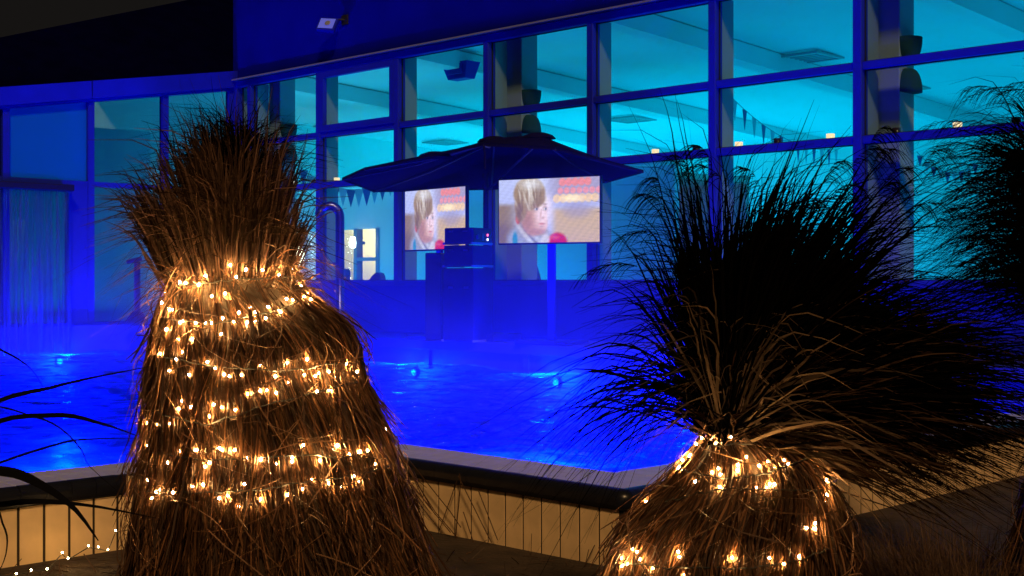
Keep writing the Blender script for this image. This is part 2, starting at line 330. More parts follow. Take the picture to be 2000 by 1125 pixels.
lamp('warm_room_light', 'POINT', (-23.6, yp_+1.2, 1.3), (1, .80, .45), 170, hall, .15)
for x, y, en, sx_, sy_ in ((-10, 20.5, 205, 5, 11), (-4.5, 20.5, 240, 4.5, 11), (-17, 23.5, 370, 6, 6), (-23.5, 23.5, 420, 5, 6), (-17.5, 15.5, 130, 5, 2.4), (-23.0, 15.5, 170, 5, 2.4)):
    lamp('hall_fill_light', 'AREA', (x, y, ZD+.03), (0, .56, .80), en*.85, hall, sx_, (math.pi, 0, 0), sy_)  # unseen area lights added at floor level to brighten the hall
# ---------------------------------------------------------------- side wing
wing = thing('side_wing', 'low blue side wing with slanted white fascia at left of the hall', 'building')
YL = 4.0
def ze(y): return 2.74+(y-9.1)*.17                  # underside of fascia
def slab(x0, x1, ya, yb, f0, f1):
    m_ = MB(); m_.add([(x0, ya, f0(ya)), (x1, ya, f0(ya)), (x1, yb, f0(yb)), (x0, yb, f0(yb)), (x0, ya, f1(ya)), (x1, ya, f1(ya)), (x1, yb, f1(yb)), (x0, yb, f1(yb))], [(0, 3, 2, 1), (4, 5, 6, 7), (0, 1, 5, 4), (1, 2, 6, 5), (2, 3, 7, 6), (3, 0, 4, 7)]); return m_
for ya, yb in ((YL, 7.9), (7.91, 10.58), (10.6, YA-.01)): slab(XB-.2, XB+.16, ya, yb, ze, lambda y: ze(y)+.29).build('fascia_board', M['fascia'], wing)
slab(XB-.2, XB+.10, YL, YA-.01, lambda y: ze(y)-.05, lambda y: ze(y)-.003).build('top_rail', M['frame_lit_blue'], wing)
ra = W(0, 110, 24.5); rb_ = W(420, 0, 27.75); r0 = ra+(ra-rb_)*1.0; r1 = rb_+(rb_-ra)*.5; rf = MB()
ev = [Vector((XB-.1, YL, ze(YL)+.295)), Vector((XB-.1, YA+.3, ze(YA)+.335))]; dz_ = Vector((0, 0, -.12))
q4 = [ev[0], ev[1], r1, r0]; rf.add(q4+[q+dz_ for q in q4], [(0, 1, 2, 3), (7, 6, 5, 4), (0, 4, 5, 1), (1, 5, 6, 2), (2, 6, 7, 3), (3, 7, 4, 0)])
rf.build('roof', M['roof_dark'], wing)
yb_ = [6.4, 7.8, 9.18, 10.62, 12.0, 13.33]
for y in yb_: 
    slab(XB-.05, XB+.07, y-.055, y+.055, lambda q: -.735, lambda q: ze(q)-.052).build('mullion', M['frame_lit_blue'], wing)
MB().box(XB-.04, XB+.05, YL, YA-.1, Z2-.03, Z2+.05).build('transom', M['frame_lit_blue'], wing)
MB().box(XB-.3, XB+.14, YL, YA, -1.4, -.69).build('plinth', M['facade_paint'], wing)
MB().box(XB-.05, XB+.055, 10.25, 10.56, -.69, Z2-.03).build('door_post', M['frame_lit_blue'], wing)
MB().box(XB-.02, XB+.11, 10.20, 10.25, -.69, Z2-.03).build('door_post', M['frame_lit_blue'], wing)
for i in range(len(yb_)-1):
    y0, y1 = yb_[i]+.055, yb_[i+1]-.055
    if i == 2: slab(XB-.01, XB+.005, y0, y1, lambda q: Z2+.05, lambda q: ze(q)-.052).build('blind_panel', M['plaster_panel'], wing)
    else: slab(XB-.01, XB+.005, y0, y1, lambda q: Z2+.05, lambda q: ze(q)-.052).build('window_pane', M['glass_dim'], wing)
    if not i == 2: MB().box(XB-.01, XB+.005, y0, y1, -.69, Z2-.03).build('window_pane', M['glass_dim'], wing)
    else: MB().box(XB-.01, XB+.005, y0, 10.2, -.69, Z2-.03).build('window_pane', M['glass_dim'], wing)
MB().box(-23.6, -23.4, YL, YA, -.8, 2.9).build('inner_wall', M['hall_ceiling'], wing)
MB().box(-23.6, XB-.3, YL, YA, -.9, -.8).build('inner_floor', M['deck'], wing)
MB().box(-23.6, XB-.3, YL-.2, YL, -.8, 2.2).build('inner_wall', M['hall_ceiling'], wing)
lamp('wing_light', 'AREA', (-22.2, 11.2, -.6), (0, .55, .85), 24, wing, 2, (math.pi, 0, 0), 3)
# ---------------------------------------------------------------- things on the buildings
wc = thing('water_curtain', 'sheet of water falling from a dark slot into the pool at left', 'waterfall')
xw = XE+.16; 
MB().box(XB+.06, xw+.04, 6.0, 10.16, Z2-.15, Z2-.045, .01).build('spout_slot', M['case_black'], wc)
def curtain_mat():
    m = bpy.data.materials.new('falling_water'); m.use_nodes = True; t = m.node_tree; n = t.nodes; L = t.links; n.clear()
    o = n.new('ShaderNodeOutputMaterial'); tr = n.new('ShaderNodeBsdfTransparent'); tr.inputs[0].default_value = (.75, .85, 1, 1); df = n.new('ShaderNodeBsdfTranslucent'); df.inputs[0].default_value = (.5, .55, .9, 1)
    d2 = n.new('ShaderNodeBsdfGlossy'); d2.inputs[0].default_value = (.6, .65, .9, 1); d2.inputs['Roughness'].default_value = .25
    ms = n.new('ShaderNodeMixShader'); ms.inputs[0].default_value = .45; L.new(df.outputs[0], ms.inputs[1]); L.new(d2.outputs[0], ms.inputs[2])
    tc = n.new('ShaderNodeTexCoord'); mp = n.new('ShaderNodeMapping'); mp.inputs['Scale'].default_value = (6, 6, .35); nz = n.new('ShaderNodeTexNoise'); nz.inputs['Scale'].default_value = 3; nz.inputs['Detail'].default_value = 4
    L.new(tc.outputs['Object'], mp.inputs[0]); L.new(mp.outputs[0], nz.inputs[0]); mr = n.new('ShaderNodeMapRange'); mr.inputs[1].default_value = .42; mr.inputs[2].default_value = .7; mr.inputs[3].default_value = .05; mr.inputs[4].default_value = .7; L.new(nz.outputs['Fac'], mr.inputs[0])
    mx = n.new('ShaderNodeMixShader'); L.new(mr.outputs[0], mx.inputs[0]); L.new(tr.outputs[0], mx.inputs[1]); L.new(ms.outputs[0], mx.inputs[2]); L.new(mx.outputs[0], o.inputs[0]); MATS['falling_water'] = m
curtain_mat()
for k in range(46):
    y = 6.3+k*.084; wv = R.uniform(.05, .10); sx = R.normal(0, .018); m_ = MB(); nseg = 12; n_ = 6
    for s_ in range(nseg):
        f = s_/(nseg-1); z = Z2-.11+(ZW-Z2+.10)*f
        for q in range(n_):
            an = 2*math.pi*q/n_; sp = 1+.25*math.sin(f*9+k)+.5*f*f; m_.v.append((xw-.06+sx+.012*f*3+.012*math.cos(an)*sp, y+wv/2*math.sin(an)*sp+.006*math.sin(f*14+k*2), z))
    for s_ in range(nseg-1):
        for q in range(n_): m_.f.append((s_*n_+q, s_*n_+(q+1) % n_, (s_+1)*n_+(q+1) % n_, (s_+1)*n_+q))
    m_.build('water_strand', M['falling_water'], wc, True)
fl = thing('floodlight', 'small square floodlight on the dark wall above the hall windows', 'floodlight', loc=W(640, 50, 21.6))
fb = MB(); fb.box(-.16, .16, -.05, .03, -.13, .13, .012); o = fb.build('housing', M['frame_lit_blue'], fl); 
MB().box(-.13, .13, -.056, -.051, -.10, .10).build('lens', M['flood_lens'], o); MB().lathe((0, 0, 0), [(.0, -.0), (.045, 0), (.05, .008), (.03, .012), (0, .012)], 14).build('reflector', M['grey_metal'], o).rotation_euler = (math.pi/2, 0, 0)
o.children[1].location = (.02, -.058, 0)
o.rotation_euler = (math.radians(-32), math.radians(6), math.radians(28))
dyy = YA-fl.location.y
MB().tube([(.02, .02, .02), (.10, dyy*.5, .10), (.16, dyy-.02, .10)], .018).build('bracket', M['gasket'], fl)
MB().box(.08, .24, dyy-.03, dyy-.001, .02, .18, .005).build('wall_plate', M['gasket'], fl)
# hanging wedge shape inside, vents, sconces
p = W(900, 137, 23.0); sp = thing('hall_wedge', 'blue wedge-shaped form hung under the hall ceiling behind the third window', 'loudspeaker', loc=p)  # blue wedge shape behind the glass, built as a hung box
s_ = MB(); s_.add([(-.32, -.16, .12), (.32, -.16, .12), (.22, -.1, -.16), (-.22, -.1, -.16), (-.32, .16, .12), (.32, .16, .12), (.22, .12, -.16), (-.22, .12, -.16)], [(0, 3, 2, 1), (4, 5, 6, 7), (0, 1, 5, 4), (1, 2, 6, 5), (2, 3, 7, 6), (3, 0, 4, 7)]); s_.build('cabinet', M['frame_lit_blue'], sp)
MB().box(-.2, .2, -.172, -.15, -.09, .09, .005).build('grille', M['frame_lit_blue'], sp); MB().tube([(0, 0, .11), (0, 0, zc(p.y)-p.z+.02)], .02).build('hanger', M['grey_metal'], sp)
for i, (px, py) in enumerate(((660, 245), (870, 277), (1230, 232), (1580, 110), (1755, 170))):
    t = (px-1000)/F; k = (HZ-py)/F                   # z = k*d, y = d(1+t)/√2
    d = (4.05+.055*YA)/(k+.055*(1+t)/S2); q = W(px, py, d)
    v = thing('ceiling_vent', '%s square ceiling vent from the left inside the hall' % ordn(i), 'vent', 'ceiling vents', loc=(q.x, q.y, q.z-.005))
    a = MB(); a.box(-.42, .42, -.42, -.36, -.035, .0); a.box(-.42, .42, .36, .42, -.035, .0); a.box(-.42, -.36, -.36, .36, -.035, 0); a.box(.36, .42, -.36, .36, -.035, 0); a.build('frame', M['vent_grey'], v)
    for s_ in range(5): MB().box(-.36, .36, -.30+s_*.14, -.24+s_*.14, -.02, -.005).build('slat', M['vent_grey'], v)
for i, (k, zz) in enumerate(((0, 2.78), (0, 2.15), (3, 2.78), (3, 2.15), (6, 2.78), (6, 2.15))):
    x = xm[k]+.10+.172; up = (i % 2 == 0); nm = ['leftmost', 'middle', 'right'][i//2]; sg = -1 if up else 1
    s_ = thing('wall_sconce', '%s dark quarter-round sconce on the %s hall column' % ('upper' if up else 'lower', nm), 'sconce', 'column sconces', loc=(x, YA+.59, zz))
    pr = [(.17*math.cos(a)**.6, sg*.28*math.sin(a)) for a in np.linspace(0, math.pi/2-.001, 9)]
    MB().lathe((0, 0, 0), [(.0, 0)]+pr, 12, -math.pi/2, math.pi/2).build('bowl', M['sconce'], s_, True)
    MB().box(-.012, .001, -.1, .1, *sorted((sg*.02, sg*.26))).build('back_plate', M['sconce'], s_)
# tealights standing on the second transom
tl_px = [574, 615, 658, 1280, 1360, 1443, 1519, 1622, 1751, 1870, 1985]
for i, px in enumerate(tl_px):
    red = i in (1, 4, 6, 8, 10); yy = YA+.16; x = onA(px, yy)
    nm = '%s tealight from the left on the window ledge, in a %s glass' % (ordn(i), 'dark red' if red else 'clear')
    o = thing('tealight', nm, 'candle', 'tealights on the window ledge', loc=(x, yy, Z2+.021))
    MB().lathe((0, 0, 0), [(0, 0), (.042, 0), (.048, .012), (.05, .10), (.045, .10), (.043, .015), (0, .012)], 14).build('glass_holder', M['holder_dark'] if red else M['tealight_clear'], o, True)
    MB().lathe((0, 0, 0), [(0, .0125), (.038, .0125), (.038, .045), (0, .045)], 12).build('wax', M['tealight_red'] if red else M['tealight_clear'], o)
    MB().lathe((0, 0, 0), [(0, .045), (.012, .06), (.008, .08), (0, .10)], 8).build('flame', M['flame'], o, True)
# bunting flags across the indoor pool
def bunting(label, a, c, n, s_):
    o = thing('bunting', label, 'bunting', 'backstroke flags'); a = Vector(a); c = Vector(c); pts = []
    for k in range(13):
        f = k/12; q = a.lerp(c, f); q.z -= .35*4*f*(1-f); pts.append(q)
    MB().tube(pts, .008, 5).build('cord', M['grey_metal'], o)
    for k in range(n):
        f = (k+.5)/n; q = a.lerp(c, f); q.z -= .35*4*f*(1-f)+.004; dr = (c-a).normalized()*s_*.42
        fl_ = MB(); nrm = Vector((-dr.y, dr.x, 0)).normalized()*.004
        t3 = [q-dr, q+dr, q+Vector((0, 0, -s_*1.55))]; fl_.add([p_-nrm for p_ in t3]+[p_+nrm for p_ in t3], [(0, 1, 2), (5, 4, 3), (0, 3, 4, 1), (1, 4, 5, 2), (2, 5, 3, 0)])
        fl_.build('flag', M['flag_blue'] if k % 2 == 0 else M['flag_pale'], o)
bunting('line of blue and pale pennants hanging between the two right mullions', W(1405, 165, 22), W(1640, 290, 27), 14, .22)
bunting('faint line of tiny pennants low in the hall right of the grey column', W(1790, 296, 24), W(1925, 302, 24), 10, .13)
bunting('short line of pale pennants beyond the left edge of the parasol', W(585, 325, 26), W(770, 345, 26), 12, .22)
# lounge behind the lower glass
def lounge(label, px, py_top, y, wd, back_round):
    x = onA(px, y); o = thing('lounge_chair', label, 'chair', 'lounge chairs behind the glass', loc=(x, y, ZD), rz=R.uniform(-.3, .3)); d = depA(px, y); h = -(py_top-HZ)/F*d-ZD
    MB().box(-wd/2, wd/2, -.3, .3, .22, .42, .04).build('seat', M['chair_dark'], o)
    n = 10; bm = MB()
    for k in range(n+1):
        u = -1+2*k/n; yy = -.28+.14*u*u*(-1); hh = h*(1-(back_round*u*u)); 
        for z in (.38, hh):
            bm.v += [(u*wd/2, yy, z), (u*wd/2, yy+.09, z)]
    for k in range(n):
        a = 4*k; c = a+4; bm.f += [(a, c, c+2, a+2), (a+1, a+3, c+3, c+1), (a+2, c+2, c+3, a+3), (a, a+1, c+1, c)]
    bm.f += [(0, 2, 3, 1), (4*n, 4*n+1, 4*n+3, 4*n+2)]
    bm.build('backrest', M['chair_dark'], o)
    for s in (-1, 1): MB().box(s*wd/2-.04, s*wd/2+.04, -.28, .28, .42, .60, .02).build('armrest', M['chair_dark'], o)
    for sx in (-1, 1):
        for sy in (-1, 1): MB().tube([(sx*wd*.42, sy*.24, .22), (sx*wd*.46, sy*.28, .0)], .018, 6).build('leg', M['gasket'], o)
lounge('dark lounge chair behind the glass right of the swan-neck shower', 695, 525, 14.9, .62, .12)
lounge('low rounded dark chair below the warm window of the hall', 765, 532, 14.6, .80, .45)
lounge('big rounded dark armchair behind the glass under the large screen', 1046, 500, 14.5, .85, .40)
lounge('low dark chair behind the glass under the small screen', 815, 538, 15.6, .7, .3)
lt = thing('lantern', 'bright glass candle lantern beside the rounded armchair behind glass', 'lantern', loc=(onA(972, 14.2), 14.2, ZD))
MB().lathe((0, 0, 0), [(0, 0), (.2, 0), (.2, .03), (.03, .05), (.03, .82), (.22, .83), (.22, .86), (0, .86)], 14).build('stand', M['gasket'], lt)
gl = MB().lathe((0, 0, 0), [(.11, .862), (.12, .87), (.12, 1.08), (.115, 1.09)], 14).build('glass_jar', M['glass'], lt, True)
for dx in (-.05, .05): 
    MB().lathe((dx, 0, 0), [(0, .862), (.028, .862), (.028, 1.0), (0, 1.0)], 10).build('candle', M['tealight_clear'], lt); MB().lathe((dx, 0, 0), [(0, 1.0), (.02, 1.03), (.014, 1.06), (0, 1.10)], 8).build('flame', M['flame'], lt, True)
lc = thing('light_curtain', 'curtain of tiny fairy lights hanging in the warm window', 'light curtain')
for px in np.arange(566, 690, 7.5):
    x = onA(px, yp_+.3); y = yp_+.3+R.uniform(-.03, .03); m_ = MB(); m_.tube([(x, y, 1.06), (x+.02, y, .5), (x, y, -.06)], .003, 4); st = m_.build('strand', M['grey_metal'], lc); mb = MB()
    for k in range(R.integers(10, 15)):
        z = R.uniform(-.05, 1.0); r_ = .010; xx = x+R.uniform(-.05, .05); mb.add([(xx+r_, y, z), (xx-r_, y, z), (xx, y+r_, z), (xx, y-r_, z), (xx, y, z+r_), (xx, y, z-r_)], [(0, 2, 4), (2, 1, 4), (1, 3, 4), (3, 0, 4), (2, 0, 5), (1, 2, 5), (3, 1, 5), (0, 3, 5)])
    mb.build('bulbs', M['curtain_bulb'], st)
gp = W(575, 500, 25.2); gb = thing('globe_lamp', 'bright round warm lamp glowing just right of the tall straw sheaf', 'lamp', loc=gp)
MB().lathe((0, 0, 0), [(.2*math.sin(a), -.2*math.cos(a)) for a in np.linspace(0, math.pi, 12)], 18).build('globe', M['globe'], gb, True); MB().tube([(0, 0, -.19), (0, 0, ZD-gp.z)], .02).build('pole', M['grey_metal'], gb)
sp_ = W(689, 474, 26.9); 
wl = thing('wall_lamp', 'small bright wall lamp beside the warm window frame', 'lamp', loc=sp_); MB().lathe((0, 0, 0), [(.0, -.12), (.06, -.1), (.07, 0), (.05, .12), (0, .13)], 10).build('shade', M['globe'], wl, True); MB().box(-.02, .02, 0, .3, -.03, .03).build('bracket', M['grey_metal'], wl)
# ---------------------------------------------------------------- things on the far deck
ps = thing('parasol', 'wide dark navy parasol spread over the two screens', 'parasol')
rv = [W(668, 347, 17.1), W(730, 371, 19.2), W(960, 366, 18.4), W(1185, 352, 17.3), W(1257, 332, 16.3), W(1085, 287, 14.8), W(945, 279, 15.0), W(712, 327, 16.2)]
ap = [W(965, 270, 17.0), W(1052, 263, 16.6)]; NR = len(rv); owner = [0, 0, 0, 1, 1, 1, 0, 0]; nsub = 6; m_ = MB()
def canopy(off):
    v = []; f = []
    for i in range(NR):
        for k in range(nsub+1):
            t = k/nsub; q = rv[i].lerp(ap[owner[i]], t); q = q.copy(); q.z += -.03*math.sin(math.pi*t)+off; v.append(q)
    for i in range(NR):
        i2 = (i+1) % NR
        for k in range(nsub): f.append((i*(nsub+1)+k, i2*(nsub+1)+k, i2*(nsub+1)+k+1, i*(nsub+1)+k+1))
    return v, f
v, f = canopy(0); v2, f2 = canopy(-.012); n = len(v)
f = [q for q in f]; m_.add(v+v2, f+[tuple(i+n for i in q[::-1]) for q in f]+[(i*(nsub+1), n+i*(nsub+1), n+((i+1) % NR)*(nsub+1), ((i+1) % NR)*(nsub+1)) for i in range(NR)])
m_.build('canopy', M['canopy'], ps)
for i in range(NR):
    MB().tube([rv[i]+Vector((0, 0, -.03)), rv[i].lerp(ap[owner[i]], .5)+Vector((0, 0, -.085)), ap[owner[i]]+Vector((0, 0, -.05))], .012, 6).build('rib', M['gasket'], ps)
    dv = MB(); a, c = rv[i], rv[(i+1) % NR]; dn = Vector((0, 0, -.035)); nn = (c-a).cross(Vector((0, 0, 1))).normalized()*.006
    mdl = a.lerp(c, .5)+Vector((0, 0, .05))
    dv.add([a, c, c+dn, a+dn, a+nn, c+nn, c+dn+nn, a+dn+nn], [(0, 1, 2, 3), (7, 6, 5, 4), (3, 2, 6, 7), (0, 4, 5, 1)]); dv.build('hem', M['canopy'], ps)
for a in ap+[W(850, 300, 16.4)]:
    MB().lathe(a, [(.22, -.05), (.18, -.01), (.09, .02), (0, .025)], 14).build('vent_cap', M['canopy'], ps, True)
ms = RC(-.35, 17.95, ZD); MB().tube([ms, (ms.x, ms.y, 1.7), ap[0]], .035).build('mast', M['gasket'], ps); MB().box(ms.x-.35, ms.x+.35, ms.y-.2, ms.y+.35, ZD, ZD+.10, .01).build('base', M['gasket'], ps)
a = ap[1].copy(); MB().tube([(ms.x, ms.y, 1.2), (a.x, a.y, a.z-.1)], .015).build('strut', M['gasket'], ps)
MB().tube([rv[6]+Vector((0, 0, -.03)), rv[6]+Vector((.01, .01, -.16)), rv[6]+Vector((.02, .0, -.30))], .012, 6).build('tie_strap', M['canopy'], ps)
# screens: picture drawn as a soft colour grid (flat print of a lit display)
def smooth(e0, e1, x): t = np.clip((x-e0)/(e1-e0), 0, 1); return t*t*(3-2*t)
def picture(U, V):
    A = 16/9
    def mix(c, col, a): return c*(1-a[..., None])+np.array(col)[None, None]*a[..., None]
    def ell(cx, cy, rx, ry, soft, rot=0):
        x = (U-cx)*A; y = V-cy; c_, s_ = math.cos(rot), math.sin(rot); xx = x*c_+y*s_; yy = -x*s_+y*c_
        return 1-smooth(1-soft, 1+soft, np.sqrt((xx/rx)**2+(yy/ry)**2))
    c = np.zeros(U.shape+(3,))+np.array([.62, .66, .86])
    c = mix(c, (.55, .52, .66), smooth(.42, .62, U)*smooth(.5, .8, V))
    c = mix(c, (.46, .38, .27), smooth(.66, .56, V)*smooth(.30, .05, U)); c = mix(c, (.34, .28, .24), smooth(.4, .2, V)*smooth(.25, .0, U)*.7)
    c = mix(c, (.72, .60, .42), smooth(.58, .46, V)*smooth(.50, .6, U)); c = mix(c, (.50, .47, .60), ell(.78, .5, .25, .12, .6)*.6)
    for row, cy, col, r_, x0, n in ((0, .93, (1, .40, .34), .062, .64, 5), (1, .80, (1, .48, .46), .05, .62, 7), (2, .68, (1, .78, .44), .068, .585, 7)):
        for k in range(n): c = mix(c, col, ell(x0+k*.062, cy, r_, r_, .16)*.62)
    c = mix(c, (1, .95, .74), ell(.73, .68, .16, .05, .7)*.6)
    rs = np.random.default_rng(3)
    c = mix(c, (.50, .54, .62), ell(.31, .05, .40, .25, .16)); c = mix(c, (.74, .78, .84), ell(.27, .14, .05, .22, .5, .75)); c = mix(c, (.30, .30, .40), ell(.33, .10, .03, .24, .6, .8)*.8); c = mix(c, (.70, .72, .76), ell(.39, .06, .04, .2, .6, .9)*.8)
    c = mix(c, (.10, .44, .62), ell(.165, .05, .045, .12, .4)*.9); c = mix(c, (.70, .10, .14), ell(.59, .0, .17, .15, .2)); c = mix(c, (.85, .35, .36), ell(.56, .08, .08, .03, .8)*.6); c = mix(c, (.80, .78, .80), ell(.47, .04, .08, .11, .4)*.8)
    c = mix(c, (.74, .54, .47), ell(.355, .44, .235, .33, .10)); c = mix(c, (.78, .57, .50), ell(.41, .30, .15, .17, .2))
    c = mix(c, (.93, .82, .86), ell(.445, .50, .15, .25, .75)*.85); c = mix(c, (.95, .88, .95), ell(.42, .62, .14, .09, .9)*.6); c = mix(c, (.50, .33, .27), ell(.285, .33, .13, .2, .9)*.6); c = mix(c, (.55, .36, .32), ell(.40, .17, .13, .05, .8)*.6)
    c = mix(c, (.72, .25, .22), ell(.195, .38, .042, .08, .35)); c = mix(c, (.86, .50, .44), ell(.19, .39, .02, .045, .7)*.7)
    h = ell(.31, .77, .285, .265, .10); h = np.maximum(h, ell(.225, .58, .115, .24, .2)); h = np.maximum(h, ell(.38, .68, .17, .12, .25)); c = mix(c, (.52, .42, .30), h)
    for k in range(34):
        f = rs.uniform(0, 1); cx = .17+.34*f; tilt = (.35-cx)*2.2+rs.normal(0, .15); col = (.86, .84, .80) if rs.random() < .6 else (.36, .27, .17)
        c = mix(c, col, h*ell(cx, rs.uniform(.58, .9), rs.uniform(.008, .022), rs.uniform(.1, .22), .8, tilt)*rs.uniform(.3, .75))
    c = mix(c, (.90, .93, 1), ell(.33, .93, .2, .09, .9)*.6); c = mix(c, (.33, .24, .16), ell(.21, .50, .05, .15, .8)*.7)
    for ex, w_ in ((.378, .034), (.468, .026)):
        c = mix(c, (.55, .42, .42), ell(ex, .535, w_*1.5, .045, .8)*.6); c = mix(c, (.80, .80, .86), ell(ex, .525, w_, .018, .5)*.7); c = mix(c, (.16, .20, .30), ell(ex+.008, .527, w_*.45, .02, .5)*.85); c = mix(c, (.45, .34, .28), ell(ex, .60, w_*1.3, .012, .7)*.6)
    c = mix(c, (.66, .46, .42), ell(.425, .44, .014, .07, .9, -.15)*.6); c = mix(c, (.60, .40, .38), ell(.447, .385, .028, .016, .8)*.6); c = mix(c, (.68, .34, .34), ell(.435, .295, .05, .016, .6)*.8); c = mix(c, (.62, .44, .40), ell(.43, .255, .04, .012, .9)*.5)
    c = c*(1+.05*np.sin(U*61+V*37)*np.sin(V*83-U*29))[..., None]
    return np.clip(c, 0, 1)**1.75
def screen_mat():
    m = bpy.data.materials.new('screen_picture'); m.use_nodes = True; t = m.node_tree; n = t.nodes; n.clear()
    o = n.new('ShaderNodeOutputMaterial'); e = n.new('ShaderNodeEmission'); a = n.new('ShaderNodeVertexColor'); a.layer_name = 'picture'; e.inputs[1].default_value = 1.25
    t.links.new(a.outputs[0], e.inputs[0]); t.links.new(e.outputs[0], o.inputs[0]); MATS['screen_picture'] = m
screen_mat()
def tv(label, px, py, d, wd, ht, th):
    q = W(px, py, d); o = thing('television', label, 'television', 'outdoor screens', loc=(q.x, q.y, ZD), rz=math.radians(45)-th); z = q.z-ZD
    MB().box(-wd/2-.015, wd/2+.015, 0, .055, z-ht/2-.02, z+ht/2+.015, .004).build('casing', M['black_plastic'], o)
    gx_, gy_ = 130, 74; U, V = np.meshgrid((np.arange(gx_))/(gx_-1), (np.arange(gy_))/(gy_-1)); col = picture(U, V)
    s_ = MB(); s_.v = [(-wd/2+U[j_, i_]*wd, -.003, z-ht/2+V[j_, i_]*ht) for j_ in range(gy_) for i_ in range(gx_)]
    s_.f = [(j_*gx_+i_, j_*gx_+i_+1, (j_+1)*gx_+i_+1, (j_+1)*gx_+i_) for j_ in range(gy_-1) for i_ in range(gx_-1)]
    so_ = s_.build('screen', M['screen_picture'], o); ca = so_.data.color_attributes.new('picture', 'FLOAT_COLOR', 'POINT')
    ca.data.foreach_set('color', np.concatenate([col.reshape(-1, 3), np.ones((gx_*gy_, 1))], 1).ravel().astype(np.float32))
    MB().box(-.05, .05, .06, .12, .05, z+.1, .005).build('stand_pole', M['fascia'], o); MB().box(-.2, .2, .055, .075, z-.15, z+.15).build('mount_plate', M['black_plastic'], o)
    MB().box(-.38, .38, -.22, .38, 0, .05, .01).build('stand_base', M['black_plastic'], o)
tv('large bright outdoor screen at right under the parasol', 1071, 411, 16.9, 1.45, .815, math.radians(30))
tv('smaller angled outdoor screen at left under the parasol', 848.5, 428, 18.4, 1.42, .83, math.radians(51))
def rack(label, name, px0, px1, z0, z1, cat, knobs=False):
    d = 17.75; q = W((px0+px1)/2, HZ, d); wd = (px1-px0)/F*d/1.30
    o = thing(name, label, cat, 'stacked sound equipment', loc=(q.x, q.y, z0), rz=math.radians(45-32)); h = z1-z0
    MB().box(-wd/2, wd/2, -.24, .24, .012, h-.004, .012).build('housing', M['case_black'], o)
    for sx in (-1, 1): MB().box(sx*wd/2-.02, sx*wd/2+.006, -.246, .246, 0, .03).build('edge_rail', M['grey_metal'], o)
    for sx in (-.25, .25): MB().box(wd*sx-.035, wd*sx+.035, -.247, -.238, h*.72, h*.72+.03).build('latch', M['steel'], o)
    if knobs:
        f = MB().box(wd/2-.001, wd/2+.008, -.21, .21, .03, h-.03).build('front_panel', M['black_plastic'], o)
        MB().box(wd/2+.008, wd/2+.03, -.16, -.10, .07, .13, .01).build('knob', M['steel'], o)
        MB().box(wd/2+.008, wd/2+.014, .10, .13, .115, .145).build('indicator_light', M['led_red'], o); MB().box(wd/2+.008, wd/2+.014, .10, .13, .055, .085).build('indicator_light', M['led_white'], o)
        MB().box(wd/2+.008, wd/2+.012, -.02, .03, .05, .15).build('button_column', M['steel'], o)
rack('large dark flight case on the deck, bottom of the equipment stack', 'flight_case', 868, 962, ZD, .17, 'case')
rack('middle dark case of the equipment stack below the small screen', 'flight_case', 870, 959, .175, .47, 'case')
rack('amplifier with two tiny lights on top of the equipment stack', 'amplifier', 872, 957, .475, .70, 'amplifier', True)
sk = W(852, HZ, 17.9); spk = thing('loudspeaker', 'tall dark loudspeaker column left of the equipment stack', 'loudspeaker', loc=(sk.x, sk.y, ZD), rz=math.radians(30)); MB().box(-.11, .11, -.14, .14, .02, 1.18, .01).build('cabinet', M['case_black'], spk); MB().box(-.09, .09, -.148, -.138, .1, 1.1).build('grille', M['black_plastic'], spk); MB().box(-.14, .14, -.17, .17, 0, .02).build('foot', M['black_plastic'], spk)
def shower(label, px, ytop, y, r_, hook, name='pool_shower'):
    x = onA(px, y); d = depA(px, y); h = -(ytop-HZ)/F*d-ZD; o = thing(name, label, 'shower', loc=(x, y, ZD)); u = Vector((-1, -1, 0)).normalized()
    pts = [(0, 0, 0), (0, 0, h*.5), (0, 0, h-hook)]+[tuple(u*(hook*.9*(1-math.cos(a)))+Vector((0, 0, h-hook+hook*math.sin(a)))) for a in np.linspace(.25, 2.75, 9)]
    MB().tube(pts, r_, 12).build('pipe', M['steel'], o, True); e = Vector(pts[-1]); MB().tube([e, e+u*.02+Vector((0, 0, -.05))], r_*1.15, 12).build('spout', M['steel'], o); MB().lathe((0, 0, 0), [(0, .0), (r_*2.6, 0), (r_*2.6, .02), (r_, .03)], 14).build('flange', M['steel'], o)
    MB().tube([(0, -r_, h*.55), (0, -r_-.06, h*.55)], .018, 8).build('valve', M['steel'], o)
shower('tall swan-neck steel shower at the far edge of the pool', 664, 402, 12.45, .07, .17)
hp = W(268, 630, 22.0); hr = thing('handrail_post', 'dark handrail post with short cross grip behind the pool edge', 'post', loc=(hp.x, hp.y, -.735))
MB().tube([(0, 0, 0), (0, 0, 1.05)], .05, 10).build('post', M['case_black'], hr); MB().tube([(-.12, -.12, 1.04), (.05, .05, 1.10)], .035, 8).build('grip', M['case_black'], hr); MB().lathe((0, 0, 0), [(0, 0), (.22, 0), (.2, .05), (.08, .22), (0, .25)], 14).build('foot', M['case_black'], hr, True)
